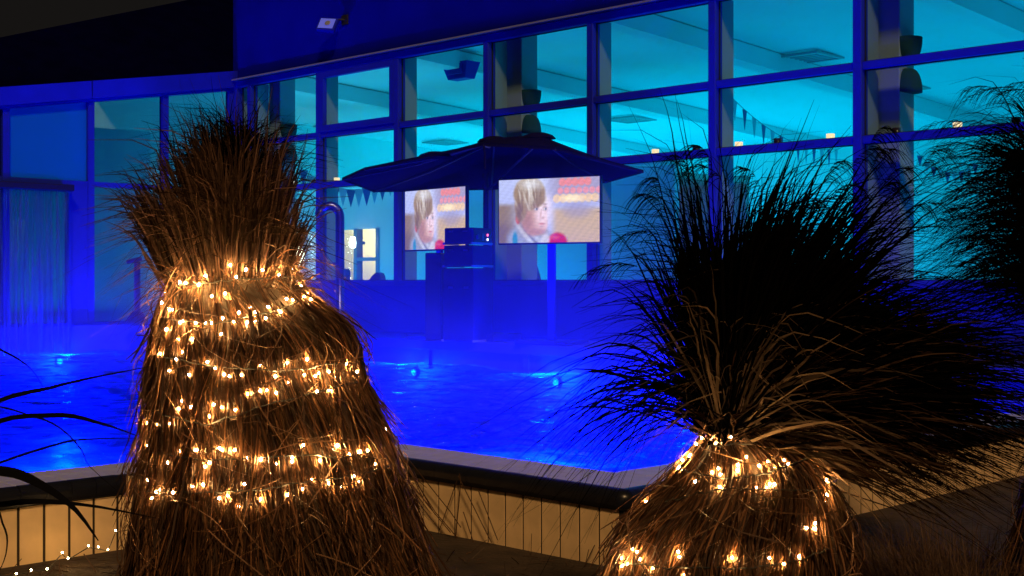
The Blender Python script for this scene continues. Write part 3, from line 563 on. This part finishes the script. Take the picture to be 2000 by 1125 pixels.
# underwater lamps (they light the pool, the steam and the facade)
def pool_lamp(label, x, y, nx_, ny_, en, z=-1.32):
    o = thing('pool_lamp', label, 'lamp', 'underwater pool lamps', loc=(x, y, z), rz=math.atan2(ny_, nx_))
    l = MB().lathe((0, 0, 0), [(0, .02), (.035, .015), (.045, 0)], 16).build('lens', M['lamp_blue'], o, True); l.rotation_euler = (0, math.pi/2, 0)
    r_ = MB().lathe((0, 0, 0), [(.045, -.01), (.07, -.01), (.07, .02), (.045, .025)], 16).build('bezel', M['pool_tile'], o); r_.rotation_euler = (0, math.pi/2, 0)
    lamp('pool_lamp_light', 'POINT', (.22, 0, 0), BLUE, en, o, .09)
PE = 1300
for i, px in enumerate((808, 1085, 1362)):
    pool_lamp(['blue underwater lamp glowing below the shower and left screen', 'blue underwater lamp below the large screen', 'bright blue underwater lamp beside the knot of the right sheaf'][i], onA(px, YP-.02), YP-.02, 0, -1, PE, -1.27)
pool_lamp('blue underwater lamp below the water curtain at left', XE+.02, 10.0, 1, 0, PE, -1.3)
pool_lamp('added unseen underwater lamp in the near pool wall hidden behind the left rim', X1-.45, 3.6, -1, 0, PE*.4, -1.6)  # this and the next two: added out of view to light the whole pool
pool_lamp('added unseen underwater lamp in the near pool wall behind the front rim', -5.9, Y1+.45, 0, 1, PE*.5, -1.45)
pool_lamp('added unseen underwater lamp in the right pool wall behind the sheaf', X2-.45, 9.0, -1, 0, PE*.6, -1.4)
# steam over the warm water
def steam():
    m = bpy.data.materials.new('steam'); m.use_nodes = True; t = m.node_tree; n = t.nodes; L = t.links; n.clear(); o = n.new('ShaderNodeOutputMaterial'); p = n.new('ShaderNodeVolumePrincipled')
    p.inputs['Color'].default_value = (.25, .35, 1, 1); p.inputs['Anisotropy'].default_value = .1  # blue of the lamps put into the volume colour
    tc = n.new('ShaderNodeTexCoord'); sx = n.new('ShaderNodeSeparateXYZ'); nz = n.new('ShaderNodeTexNoise'); nz.inputs['Scale'].default_value = .9; nz.inputs['Detail'].default_value = 3
    L.new(tc.outputs['Object'], nz.inputs[0]); L.new(tc.outputs['Object'], sx.inputs[0])
    mr = n.new('ShaderNodeMapRange'); mr.inputs[1].default_value = -1.1; mr.inputs[2].default_value = 1.25; mr.inputs[3].default_value = 1; mr.inputs[4].default_value = 0; L.new(sx.outputs[2], mr.inputs[0])
    m2 = n.new('ShaderNodeMapRange'); m2.inputs[1].default_value = .35; m2.inputs[2].default_value = .7; m2.inputs[3].default_value = .15; m2.inputs[4].default_value = 1; L.new(nz.outputs['Fac'], m2.inputs[0])
    mu = n.new('ShaderNodeMath'); mu.operation = 'MULTIPLY'; L.new(mr.outputs[0], mu.inputs[0]); L.new(m2.outputs[0], mu.inputs[1]); mv = n.new('ShaderNodeMath'); mv.operation = 'MULTIPLY'; mv.inputs[1].default_value = .105; L.new(mu.outputs[0], mv.inputs[0])
    L.new(mv.outputs[0], p.inputs['Density']); L.new(p.outputs[0], o.inputs['Volume'])
    b_ = MB().box(XE+.02, X2-.5, Y1+.5, YA-.16, ZW+.09, 1.28).build('steam', m); tag(b_, 'thin blue-tinted steam drifting low over the pool water', 'steam', kind='stuff')
steam()
# ---------------------------------------------------------------- straw sheaves, plumes, fairy lights
class Sheaf:
    def __init__(s, prof, d0, slim=False):
        s.d0 = d0; prof = sorted([(q[0], q[1]+8+16*min(1, max(0, (q[0]-600)/250)), q[2]-8-16*min(1, max(0, (q[0]-600)/250))) for q in prof] if slim else prof, key=lambda q: -q[0])
        s.z = np.array([-(q[0]-HZ)/F*d0 for q in prof]); s.c = np.array([((q[1]+q[2])/2-1000)/F*d0 for q in prof]); s.h = np.array([(q[2]-q[1])/2/F*d0 for q in prof])
        s.org = RC(float(s.c[0]), d0, G)
    def pos(s, z, th, off):                         # arrays -> world points
        c = np.interp(z, s.z, s.c); h = np.interp(z, s.z, s.h)+off; rc = c+h*np.cos(th); d = s.d0+h*np.sin(th)
        return np.stack([(rc-d)/S2, (rc+d)/S2, z+0*rc], -1)
    def front(s, px, py, off):
        d = s.d0
        for _ in range(8):
            z = -(py-HZ)/F*d; rc = (px-1000)/F*d; h = np.interp(z, s.z, s.h)+off; u = np.clip((rc-np.interp(z, s.z, s.c))/h, -1, 1); th = -math.acos(u); d = s.d0+h*math.sin(th)
        return Vector(s.pos(np.array(z), np.array(th), np.array(off)))
def sheaf_body(root, S, ztop, n, zlow=None, wmul=1, stray=320):
    zl = G if zlow is None else zlow; o0 = np.array(S.org)
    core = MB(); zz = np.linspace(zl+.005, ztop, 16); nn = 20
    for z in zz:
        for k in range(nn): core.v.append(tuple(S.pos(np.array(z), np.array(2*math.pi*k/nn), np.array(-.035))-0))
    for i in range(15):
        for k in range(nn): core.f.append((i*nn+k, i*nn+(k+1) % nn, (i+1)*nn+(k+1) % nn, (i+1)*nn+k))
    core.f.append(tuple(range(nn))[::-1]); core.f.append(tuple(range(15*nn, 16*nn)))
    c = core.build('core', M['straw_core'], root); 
    K = 6; t = np.linspace(0, 1, K)[None]
    # clumped locks of straw
    nl = n//14; lth = R.uniform(0, 2*math.pi, nl); lz = zl+(ztop-zl)*R.uniform(.12, 1.02, nl)**.9; ll = R.uniform(.22, .6, nl); lo = R.uniform(-.035, .035, nl); ld = R.normal(0, .16, nl)
    idx = R.integers(0, nl, n); th0 = lth[idx]+R.normal(0, .055, n); z0 = np.minimum(lz[idx]+R.normal(0, .03, n), ztop+.02); Ln = ll[idx]*R.uniform(.6, 1.15, n)
    z1 = np.maximum(z0-Ln, zl+.002); th = th0[:, None]+(ld[idx]+R.normal(0, .07, n))[:, None]*t; z = z0[:, None]+(z1-z0)[:, None]*t
    flare = np.where(R.random(n) < .14, R.uniform(.02, .09, n), R.uniform(0, .02, n))
    off = (-.022+lo[idx])[:, None]+flare[:, None]*t**2+R.normal(0, .0025, (n, K))
    P = S.pos(z, th, off)+R.normal(0, .0018, (n, K, 3))
    w_ = R.uniform(.003, .0085, n)[:, None]*np.array([.6, 1, 1, 1, .9, .4])[None]*wmul
    ob = ribbons('straw', P, w_, M['straw'], root); tag(ob, kind='stuff')
    # loose bent straws lying across
    m = stray; th0 = R.uniform(-math.pi, math.pi, m); z0 = R.uniform(zl+.2, ztop, m); L_ = R.uniform(.10, .40, m); an = np.where(R.random(m) < .5, -1, 1)*R.uniform(.2, 1.5, m)-1.0*(R.random(m) < .3); K2 = 7; t = np.linspace(0, 1, K2)[None]
    bend = R.normal(0, .6, m)[:, None]; a = an[:, None]+bend*t; ds = L_[:, None]/(K2-1)
    hz = np.cumsum(np.cos(a)*ds, 1); vz = np.cumsum(np.sin(a)*ds, 1); hh = np.interp(z0, S.z, S.h)[:, None]
    zt = np.clip(z0[:, None]+vz, zl+.01, None); P = S.pos(zt, th0[:, None]+hz/np.maximum(hh, .05), .012+R.uniform(0, .03, (m, 1))+R.uniform(0, .06, (m, 1))*(t*(1-t)*2)); P += R.normal(0, .002, P.shape)
    ob = ribbons('loose_straw', P, R.uniform(.0025, .005, (m, 1))*np.ones((1, K2)), M['straw_pale'], root); tag(ob, kind='stuff')
def to_world(rc, d, z): return np.stack([(rc-d)/S2, (rc+d)/S2, z], -1)
def plume(root, name, n, base, dirs, L, droop, curl, m, w, K=10, baser=.1, dep=None):
    # fountain of blades: base (rc,d,z) arrays, dirs unit (rc,d,z), length L, droop pulls down, curl bends the tip
    curl = np.minimum(curl, 1.7)
    s = np.linspace(0, 1, K)[None, :, None]; dirs = dirs/np.linalg.norm(dirs, axis=1, keepdims=True)
    P = base[:, None]+dirs[:, None]*L[:, None, None]*s
    P[..., 2] -= droop[:, None]*L[:, None]*(s[..., 0]**2.2)
    ax = np.sign(dirs[:, :1])*.8+R.normal(0, .5, (n, 1))
    cv = np.clip(s[..., 0]-.72, 0, 1)/.28; P[..., 0] += curl[:, None]*ax*cv**2*.10; P[..., 2] -= curl[:, None]*cv**2*.09; P[..., 1] += curl[:, None]*R.normal(0, .05, (n, 1))*cv**2
    P += R.normal(0, .004, P.shape)*s
    wv = R.normal(0, .020, (n, 1, 3))*L[:, None, None]; P += wv*np.sin(s*R.uniform(3, 7, (n, 1, 1))+R.uniform(0, 6.28, (n, 1, 1)))*s
    X = to_world(P[..., 0], P[..., 1], P[..., 2]); wd = w[:, None]*np.minimum(1, (1.06-s[..., 0])*2.2)
    return ribbons(name, X, wd, m, root)
def heads(root, tips, dirs, m, nf=34, L=.20):
    # drooping seed heads: a bent stalk with fine filaments hanging to one side
    Ps = []; 
    for tp, dr in zip(tips, dirs):
        dr = np.array(dr)/np.linalg.norm(dr); t = np.linspace(0, 1, nf); bend = np.stack([tp[0]+dr[0]*L*t, tp[1]+dr[1]*L*t+0*t, tp[2]+dr[2]*L*t-.55*L*t**2], 1); sd = np.sign(dr[0]) if abs(dr[0]) > .05 else 1
        for q in bend:
            K = 6; u = np.linspace(0, 1, K); l = R.uniform(.45, 1.0)*L*.75; an = R.normal(.15, .35)
            f = np.stack([q[0]+sd*l*(u*.75*math.cos(an)), q[1]+l*u*R.normal(0, .25), q[2]+l*(u*.45*math.sin(an)+.1*u-.75*u**2.2)], 1); Ps.append(f)
    P = np.array(Ps); ribbons('seed_heads', to_world(P[..., 0], P[..., 1], P[..., 2]), np.full((len(P), 6), .0032)*np.linspace(1, .4, 6), m, root)['kind'] = 'stuff'
bulb_me = MB(); r_ = .0038; nb = 0
bulb_me.lathe((0, 0, 0), [(0, -r_*1.3), (r_*.8, -r_*.7), (r_, 0), (r_*.7, r_*.8), (0, r_*1.1)], 6); _o = bulb_me.build('bulb', M['bulb'], None, True); bulb_data = [_o.data, _o.data.copy(), _o.data.copy(), _o.data.copy()]; bpy.data.objects.remove(_o)
bulb_data[1].materials[0] = M['bulb_dim']; bulb_data[2].materials[0] = M['bulb_bright']; bulb_data[3].materials[0] = M['bulb_faint']
def string_lights(label, pts, pick=(0, 0, 1, 1, 2)):
    o = thing('string_lights', label, 'string lights', 'warm fairy lights')
    for p in pts: piece('bulb', bulb_data[int(R.choice(pick))], p, o)
    return o
# left sheaf
LP = [(1354, 190, 960), (1125, 238, 872), (1040, 246, 842), (950, 252, 812), (850, 268, 776), (780, 275, 742), (720, 284, 712), (680, 290, 712), (640, 300, 690), (610, 306, 660), (585, 312, 622), (555, 322, 590), (525, 338, 575), (490, 345, 560)]
SL = Sheaf(LP, 5.0, True)
left = thing('straw_sheaf', 'tall tied sheaf of dry grass wound with many fairy lights at left', 'straw sheaf', 'tied grass sheaves')
sheaf_body(left, SL, -(545-HZ)/F*5, 12500, -1.548, 1, 480)
c0 = (450-1000)/F*5; h0 = .175
def lobes(n, nl): return R.integers(0, nl, n)
n = 2000; NL_ = 64; li = lobes(n, NL_); la = R.uniform(0, 2*math.pi, NL_); lr = np.sqrt(R.random(NL_)); lL = (.84-.36*lr**1.5)*R.uniform(.80, 1.10, NL_)
a = la[li]+R.normal(0, .16, n); rr = np.clip(lr[li]+R.normal(0, .1, n), 0, 1.05)
base = np.stack([c0+h0*rr*np.cos(a), 5.0+h0*rr*np.sin(a), np.full(n, -(585-HZ)/F*5)+R.uniform(-.08, .03, n)], 1)
dirs = np.stack([-.075+.41*rr*np.cos(a)+R.normal(0, .035, n), .36*rr*np.sin(a)+R.normal(0, .035, n), np.ones(n)], 1)
Ln = lL[li]*R.uniform(.7, 1.08, n)*(1-.12*np.clip(rr*np.cos(a)-.3, 0, 1))*np.where(np.sin(a) < -.2, .94, 1.05)
tag(plume(left, 'plume', n, base, dirs, Ln, R.uniform(0, .07, n), R.gamma(1.2, .5, n), M['plume_brown'], R.uniform(.004, .013, n)), kind='stuff')
n = 850                                                              # back heads, shade put into their near-black colour
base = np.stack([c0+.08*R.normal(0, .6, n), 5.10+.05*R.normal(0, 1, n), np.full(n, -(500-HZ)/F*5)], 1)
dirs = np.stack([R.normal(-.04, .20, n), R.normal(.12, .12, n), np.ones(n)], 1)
tag(plume(left, 'dark_plume', n, base, dirs, R.uniform(.44, .74, n)*(1-.45*np.abs(dirs[:, 0]+.04)), R.uniform(0, .1, n), R.gamma(2, .6, n), M['plume_unlit'], R.uniform(.004, .008, n)), kind='stuff')
n = 330; a = R.uniform(0, 2*math.pi, n)                                # short curling straw round the tie
base = np.stack([c0+.03+.20*np.cos(a), 5+.20*np.sin(a), -(R.uniform(545, 600, n)-HZ)/F*5], 1)
dirs = np.stack([np.cos(a)*R.uniform(.1, .9, n)+.1, np.sin(a)*R.uniform(.1, .9, n), R.uniform(.3, 1.1, n)], 1)
tag(plume(left, 'tie_straw', n, base, dirs, R.uniform(.06, .24, n), R.uniform(.0, .9, n), R.gamma(1.5, .8, n), M['straw'], R.uniform(.003, .006, n)), kind='stuff')
n = 130                                                               # flung-out side leaves
side = np.where(R.random(n) < .5, -1, 1); base = np.stack([c0+side*.16, 5+R.normal(0, .12, n), -(R.uniform(480, 600, n)-HZ)/F*5], 1)
dirs = np.stack([side*R.uniform(.4, 1.0, n), R.normal(-.1, .3, n), R.uniform(.4, 1.2, n)], 1)
tag(plume(left, 'side_leaf', n, base, dirs, R.uniform(.12, .34, n), R.uniform(.2, .9, n), R.gamma(1.5, .8, n), M['straw'], R.uniform(.002, .005, n)), kind='stuff')
heads(left, [W(px, py, 5+R.uniform(-.1, .2)).to_tuple() and ((px-1000)/F*5, 5+R.uniform(-.05, .2), -(py+40-HZ)/F*5) for px, py in ((370, 225), (410, 215), (450, 225), (490, 245), (530, 290), (570, 340), (470, 235), (550, 310))], [(R.normal(.1, .3), 0, R.uniform(.5, 1)) for _ in range(8)], M['plume_dark'], 24, .10)
z3 = lambda L_, x0, y0, s: [(x0+a_/s, y0+b_/s) for a_, b_ in L_]
LB = z3([(390,165),(425,168),(508,180),(745,130),(805,85),(908,88),(980,75),(1100,85),(1010,118),(262,180),(262,232),(285,232),(278,293),(590,252),(675,235),(1170,255),(1190,228),(1210,273),(1060,268),(1098,278),(340,335),(280,357),(945,320),(760,355),(862,352),(855,380),(1022,352),(660,390),(410,407),(490,420),(550,418),(588,420),(727,410),(812,415),(930,390),(257,465),(308,460),(648,490),(380,522),(468,520),(205,530),(238,560),(245,602),(268,612),(368,648),(562,665),(612,700),(897,690),(1065,670),(325,720),(450,745),(700,755),(778,745),(990,755),(1072,790),(1172,745),(1258,733),(1327,725),(1437,676),(1370,765),(1467,767),(1500,727),(1520,715),(1560,720),(1550,757),(1557,793),(1495,800),(895,845),(995,858),(818,865),(1250,850),(1325,840),(385,957),(460,948),(738,965),(573,1008),(655,950),(152,985),(115,1012),(165,1040),(143,1050),(250,1058),(330,1052),(1655,1105),(1690,1100),(1715,1110),(1740,1105)], 230, 500, 3.215)
LB += z3([(132,248),(195,265),(143,318),(390,295),(483,290),(630,290),(700,292),(245,352),(315,362),(555,365),(770,338),(852,347),(943,368),(1030,358),(1095,262),(1190,350),(1290,265),(1355,312),(1412,302),(1465,295),(1500,285),(1610,230),(1638,320),(1615,285),(1540,340),(1507,370),(105,460),(143,435),(202,462),(275,520),(347,535),(225,565),(457,500),(520,490),(757,487),(1142,463),(1240,482),(1410,470),(1315,500),(655,553),(612,568),(847,573),(1090,515),(1005,548)], 220, 780, 2.941)
sL = string_lights('warm fairy lights wound round the tall left sheaf', [SL.front(px, py, R.uniform(-.006, .017)) for px, py in LB+[(px_+R.normal(0, 26), py_+R.normal(0, 7)) for px_, py_ in LB[::4]]])
def wire_rows(o, S, rows):
    for row in rows:
        pts = []; px0, py0 = row[0]
        for (xa, ya), (xb, yb) in zip(row[:-1], row[1:]):
            for f in np.linspace(0, 1, 9)[:-1]: pts.append(S.front(xa+(xb-xa)*f, ya+(yb-ya)*f+R.normal(0, 1.5), .012))
        MB().tube(pts, .0028, 5).build('wire', M['wire'], o)
wire_rows(sL, SL, [[(300, 620), (420, 632), (520, 612), (590, 588)], [(295, 690), (420, 718), (560, 724), (712, 705)], [(280, 800), (400, 830), (560, 780), (740, 735)], [(270, 880), (400, 900), (560, 888), (680, 893), (780, 862)], [(270, 960), (420, 962), (520, 955), (610, 938), (700, 930), (790, 900)], [(345, 558), (460, 545), (590, 540)]])
gd = lambda py: min(1.50*F/(py-HZ), 7.2)
gp_ = [(121.5, 1079), (133, 1090), (173, 1066), (192, 1068), (211, 1073), (226, 1036), (32, 1120), (61, 1113), (92, 1111)]
sG = string_lights('short run of fairy lights trailing over the ground left of the sheaf', [W(px, py, gd(py)) for px, py in gp_], (3,))
wp = [W(px, py+3, gd(py)) for px, py in ((-40, 1126), (32, 1120), (61, 1113), (92, 1111), (121, 1079), (133, 1090), (173, 1066), (211, 1073), (226, 1036), (262, 1030))]
MB().tube(wp, .003, 5).build('wire', M['wire'], sG)
# right sheaf
RP = [(1424, 1140, 1700), (1125, 1195, 1656), (1060, 1210, 1652), (1010, 1238, 1642), (960, 1290, 1630), (930, 1318, 1615), (900, 1338, 1596), (880, 1352, 1570), (862, 1364, 1530), (845, 1376, 1480), (825, 1384, 1446), (790, 1388, 1436), (740, 1385, 1440)]
SR = Sheaf(RP, 4.6)
right = thing('straw_sheaf', 'tied grass sheaf at right with a wide black windblown plume above its knot', 'straw sheaf', 'tied grass sheaves')
sheaf_body(right, SR, -(828-HZ)/F*4.6, 8000, -1.548, 1, 260)
k46 = 4.6/F; cR = (1412-1000)*k46; zR = -(825-HZ)*k46
def fan(n, mu, sd, Lr, dr, cl, m, w, name, dsd=.22, z0=zR, r0=.045):
    ph = R.normal(mu, sd, n) if sd > 0 else R.uniform(mu[0], mu[1], n)
    base = np.stack([cR+R.normal(0, r0*.5, n), 4.6+R.normal(0, r0, n), z0+R.uniform(-.10, .06, n)], 1)
    dirs = np.stack([np.cos(ph), R.normal(.05, dsd, n), np.sin(ph)], 1)
    tag(plume(right, name, n, base, dirs, Lr(n, ph), dr(n, ph), R.gamma(1.3, cl, n), m, w(n), 12), kind='stuff'); return ph
D = math.radians
U = R.uniform
def lob(n, a0, a1, k, l0, l1):
    c = np.linspace(a0, a1, k)+R.normal(0, .03, k); l = R.uniform(l0, l1, k); i = R.integers(0, k, n); return c[i]+R.normal(0, .045, n), l[i]*R.uniform(.62, 1.05, n)
def fan2(n, a0, a1, k, l0, l1, dr, cl, m, w, name):
    ph, L_ = lob(n, a0, a1, k, l0, l1)
    base = np.stack([cR+R.normal(0, .022, n), 4.6+R.normal(0, .045, n), zR+R.uniform(-.10, .06, n)], 1); dirs = np.stack([np.cos(ph), R.normal(.05, .2, n), np.sin(ph)], 1)
    tag(plume(right, name, n, base, dirs, L_, dr(n, ph), R.gamma(1.3, cl, n), m, w(n), 12), kind='stuff')
fan2(2300, D(6), D(76), 15, .92, 1.34, lambda n, ph: U(.02, .14, n)+.16*np.cos(ph)**2*U(.3, 1, n), .8, M['plume_unlit'], lambda n: U(.005, .012, n), 'plume')
fan2(560, D(72), D(102), 7, .72, 1.0, lambda n, ph: U(.0, .10, n), 1.0, M['plume_unlit'], lambda n: U(.005, .011, n), 'plume')
fan2(1300, D(-6), D(38), 22, .75, 1.25, lambda n, ph: U(.05, .26, n), .5, M['plume_mid_lit'], lambda n: U(.004, .009, n), 'low_plume')
n = 230; ph = R.uniform(D(-8), D(118), n)
base = np.stack([cR+R.normal(0, .02, n), 4.57+R.normal(0, .02, n), zR+R.uniform(-.12, .08, n)], 1); dirs = np.stack([np.cos(ph), R.uniform(-.55, -.1, n), np.sin(ph)], 1)
tag(plume(right, 'front_blade', n, base, dirs, R.uniform(.2, .75, n), R.uniform(.05, .4, n), R.gamma(1.2, .7, n), M['plume_front_lit'], R.uniform(.005, .012, n), 12), kind='stuff')
fan2(230, D(82), D(103), 9, .98, 1.26, lambda n, ph: U(.0, .08, n), 1.6, M['plume_unlit'], lambda n: U(.004, .009, n), 'tall_plume')
fan2(130, D(102), D(118), 7, .72, .98, lambda n, ph: U(.02, .25, n), 1.4, M['plume_unlit'], lambda n: U(.005, .009, n), 'arching_leaf')
fan2(140, D(112), D(150), 16, .74, 1.02, lambda n, ph: U(.40, .90, n), 1.2, M['plume_unlit'], lambda n: U(.004, .008, n), 'arching_leaf')
fan(34, (D(112), D(150)), 0, lambda n, ph: U(.55, .85, n), lambda n, ph: U(.9, 1.3, n), 1.6, M['plume_unlit'], lambda n: U(.0022, .0045, n), 'arching_leaf')
fan(36, (D(88), D(104)), 0, lambda n, ph: U(.95, 1.22, n), lambda n, ph: U(.0, .06, n), 1.6, M['plume_unlit'], lambda n: U(.003, .006, n), 'tall_stem')
fan(200, (D(5), D(150)), 0, lambda n, ph: U(.14, .42, n), lambda n, ph: U(.1, .5, n), .8, M['straw'], lambda n: U(.006, .011, n), 'short_leaf')
hd = [(1290, 420), (1310, 380), (1340, 350), (1380, 330), (1430, 340), (1480, 370), (1560, 430), (1600, 400), (1640, 330), (1670, 300), (1690, 330), (1730, 360), (1780, 330), (1800, 380), (1840, 440), (1880, 480), (1900, 540), (1930, 600), (1940, 660), (1300, 460), (1620, 350), (1700, 400), (1850, 520), (1900, 600), (1930, 700), (1250, 520), (1760, 420)]
heads(right, [((px-1000)*k46, 4.6+R.uniform(-.25, .3), -(py-HZ)*k46) for px, py in hd], [((.55 if px > 1500 else -.35)+R.normal(0, .2), 0, 1.0 if py < 450 else .25) for px, py in hd], M['plume_unlit'], 34, .17)
RB = z3([(625,315),(557,410),(560,450),(515,498),(482,530),(428,560),(462,580),(735,405),(815,508),(770,550),(880,555),(670,568),(638,588),(550,637),(677,663),(865,668),(925,535),(1010,525),(963,560),(935,648),(960,650),(1150,473),(1145,508),(1230,628),(1300,745),(1225,745),(1170,852),(1172,880),(305,778),(202,967),(230,985),(172,1032),(265,1038),(168,1073),(330,1085),(70,1075),(468,1025),(740,1030),(932,1032),(1008,1062),(655,440),(490,1120)], 1150, 700, 2.647)
sR = string_lights('warm fairy lights wound round the right sheaf below its knot', [SR.front(px, py, R.uniform(-.006, .017)) for px, py in RB+[(px_+R.normal(0, 26), py_+R.normal(0, 8)) for px_, py_ in RB[::3]]])
wire_rows(sR, SR, [[(1320, 915), (1420, 935), (1500, 925), (1590, 890)], [(1390, 870), (1420, 868), (1480, 868)], [(1200, 1100), (1320, 1108), (1440, 1112), (1560, 1095), (1645, 1060)], [(1300, 980), (1400, 955), (1500, 955), (1620, 960)]])
# third sheaf at the right edge
S3 = Sheaf([(1220, 1950, 2420), (1000, 2010, 2330), (800, 2040, 2240), (640, 2062, 2160), (560, 2066, 2130)], 6.0)
third = thing('straw_sheaf', 'unlit grass sheaf with feathery plume cut off by the right edge', 'straw sheaf', 'tied grass sheaves')
sheaf_body(third, S3, -(600-HZ)/F*6, 2500, -1.548, 1.2, 60)
n = 2600; k6 = 6/F; ph = R.uniform(D(40), D(205), n)
base = np.stack([(2065-1000)*k6+R.normal(0, .06, n), 6+R.normal(0, .08, n), -(R.uniform(300, 600, n)-HZ)*k6], 1)
dirs = np.stack([np.cos(ph), R.normal(0, .3, n), np.sin(ph)*.9+.15], 1)
tag(plume(third, 'plume', n, base, dirs, R.uniform(.2, .62, n), R.uniform(.05, .35, n), R.gamma(1.6, .9, n), M['plume_unlit'], R.uniform(.003, .007, n)), kind='stuff')
tag(ribbons('stalk', S3.pos(np.linspace(-(600-HZ)*k6, -(280-HZ)*k6, 6)[None]*np.ones((60, 1)), R.uniform(0, 6.28, (60, 1))*np.ones((1, 6)), np.full((60, 6), -.01)), np.full((60, 6), .01), M['plume_dark'], third), kind='stuff')
hd = [(1900, 170), (1930, 160), (1870, 230), (1850, 270), (1880, 300), (1900, 350), (1920, 400), (1930, 450), (1960, 180), (1990, 160), (1870, 210), (1940, 250), (1940, 500)]
heads(third, [((px+40-1000)*k6, 6+R.uniform(-.2, .2), -(py+20-HZ)*k6) for px, py in hd], [(-.9+R.normal(0, .2), 0, .4) for _ in hd], M['plume_unlit'], 30, .2)
# ---------------------------------------------------------------- foreground leaves at left, low grass
fgc = thing('arching_grass', 'few long dark grass blades arching in from the left edge', 'grass clump', loc=(0, 0, 0))
def leaf(pts, d, w0):
    pts = [W(px, py, dd) for (px, py), dd in zip(pts, d)]; pts[0] = W(-330, HZ+1.55*F/d[0], d[0]); n = 22; P = []
    for i in range(n):                                # Catmull-Rom
        u = i/(n-1)*(len(pts)-1); k = min(int(u), len(pts)-2); f = u-k; p0 = pts[max(k-1, 0)]; p1 = pts[k]; p2 = pts[k+1]; p3 = pts[min(k+2, len(pts)-1)]
        P.append(.5*((2*p1)+(p2-p0)*f+(2*p0-5*p1+4*p2-p3)*f*f+(3*p1-p0-3*p2+p3)*f**3))
    wd = np.array([w0*min(1, (1.04-i/(n-1))*2.5) for i in range(n)])[None]
    ribbons('leaf', np.array([[tuple(q) for q in P]]), wd, M['leaf_dark'], fgc, sidev=np.array([[[-.7, .7, .15]]]))
rt = (-330, 1700)
leaf([rt, (-260, 1050), (-60, 815), (120, 752), (292, 716)], [3.2, 3.3, 3.4, 3.5, 3.6], .012)
leaf([rt, (-240, 1000), (-40, 838), (110, 811), (200, 828), (270, 852)], [3.2]*6, .012)
leaf([rt, (-250, 1050), (-60, 930), (110, 868), (190, 857), (268, 857)], [3.3]*6, .006)
leaf([rt, (-280, 900), (-80, 660), (0, 683), (60, 720), (92, 772)], [3.4]*6, .006)
leaf([rt, (-260, 1100), (-90, 925), (0, 920), (60, 936), (140, 988), (192, 1056)], [2.6]*7, .021)
leaf([rt, (-250, 1150), (-90, 1000), (0, 986), (70, 979), (180, 988), (305, 1012)], [2.7]*7, .012)
leaf([rt, (-260, 950), (-60, 800), (60, 812), (120, 838), (160, 880), (176, 912), (252, 978)], [3.6]*8, .005)
leaf([rt, (-240, 1200), (-40, 990), (8, 1030), (12, 1080), (-8, 1130)], [3.0]*6, .005)
def tuft(label, px, d, n, hh, spread, m, name='grass_clump', rad=.12, wd=(.0015, .004), cat='grass clump', drp=.5):
    rc0 = (px-1000)/F*d; o = thing(name, label, cat); a = R.uniform(0, 2*math.pi, n); rr = np.sqrt(R.random(n))*rad
    base = np.stack([rc0+rr*np.cos(a), d+rr*np.sin(a), np.full(n, G)], 1); dirs = np.stack([np.cos(a)*spread*R.random(n)+R.normal(0, .1, n), np.sin(a)*spread*R.random(n), np.ones(n)], 1)
    tag(plume(o, 'blades', n, base, dirs, R.uniform(.4, 1, n)*hh, R.uniform(0, drp, n), R.gamma(1, .5, n), m, R.uniform(*wd, n)), kind='stuff'); return o
mat('grass_red', (.06, .029, .015), .7, island=.5); mat('grass_olive', (.045, .038, .016), .7, island=.5)
tuft('reddish brown grass mound at the lower right, in front of the pool wall', 1885, 6.0, 2600, .62, .9, M['grass_red'], rad=.42)
tuft('brown grass mound between the right sheaf and the pool wall', 1730, 6.5, 2000, .45, .9, M['grass_red'], rad=.36)
tuft('tall thin brown grass at the lower right corner', 2010, 5.2, 1500, .62, .8, M['grass_red'], rad=.32)
tuft('low brown grass just right of the right sheaf foot', 1700, 5.2, 900, .34, 1.0, M['grass_red'], rad=.26)
tuft('few pale curling dry stems over the brown grass at lower right', 1840, 5.6, 34, .62, 1.1, M['straw_pale'], rad=.4, wd=(.003, .006), drp=1.1)
tuft('sparse olive grass at the lower left under the trailing lights', 70, 6.2, 260, .16, .8, M['grass_olive'], rad=.45)
n = 1500; px = R.uniform(-100, 2100, n); d = R.uniform(4.2, 7.6, n); x = ((px-1000)/F*d-d)/S2; y = ((px-1000)/F*d+d)/S2; ok = ((x > X1+.1) & (y < Y1-.1)) | (x > X2+.1); x = x[ok]; y = y[ok]; n = len(x); K = 4; s = np.linspace(0, 1, K)[None]
a = R.uniform(0, 6.28, n); L_ = R.uniform(.03, .14, n); P = np.stack([x[:, None]+(np.cos(a)*L_)[:, None]*s, y[:, None]+(np.sin(a)*L_)[:, None]*s, G+.003+(R.uniform(.0, .12, n)*(R.random(n) < .45))[:, None]*s+.01*s*(1-s)], -1)
tag(ribbons('ground_litter', P, R.uniform(.002, .007, (n, 1))*np.ones((1, K)), M['grass_red'], None), 'scattered dry straw and blades on the dark soil', 'litter', kind='stuff')
# straws leaning on the tiled wall right of the left sheaf
ls = thing('leaning_straw', 'few loose stems leaning from the left sheaf against the tan wall', 'straw')
for pts in ([(812, 940), (850, 1000), (893, 1050)], [(890, 1050), (900, 940), (897, 925)], [(895, 930), (960, 1060)], [(858, 1035), (892, 940)], [(935, 960), (972, 1055)], [(800, 920), (830, 980), (880, 1040)], [(905, 1000), (925, 1060)], [(800, 900), (880, 1000), (900, 1030)]):
    dd = [6.2]*len(pts); P = [W(px, min(py, HZ+1.55*F/depA(px, 5.41)), depA(px, 5.41)) for px, py in pts]; MB().tube(P, .003, 5).build('stem', M['straw'], ls)
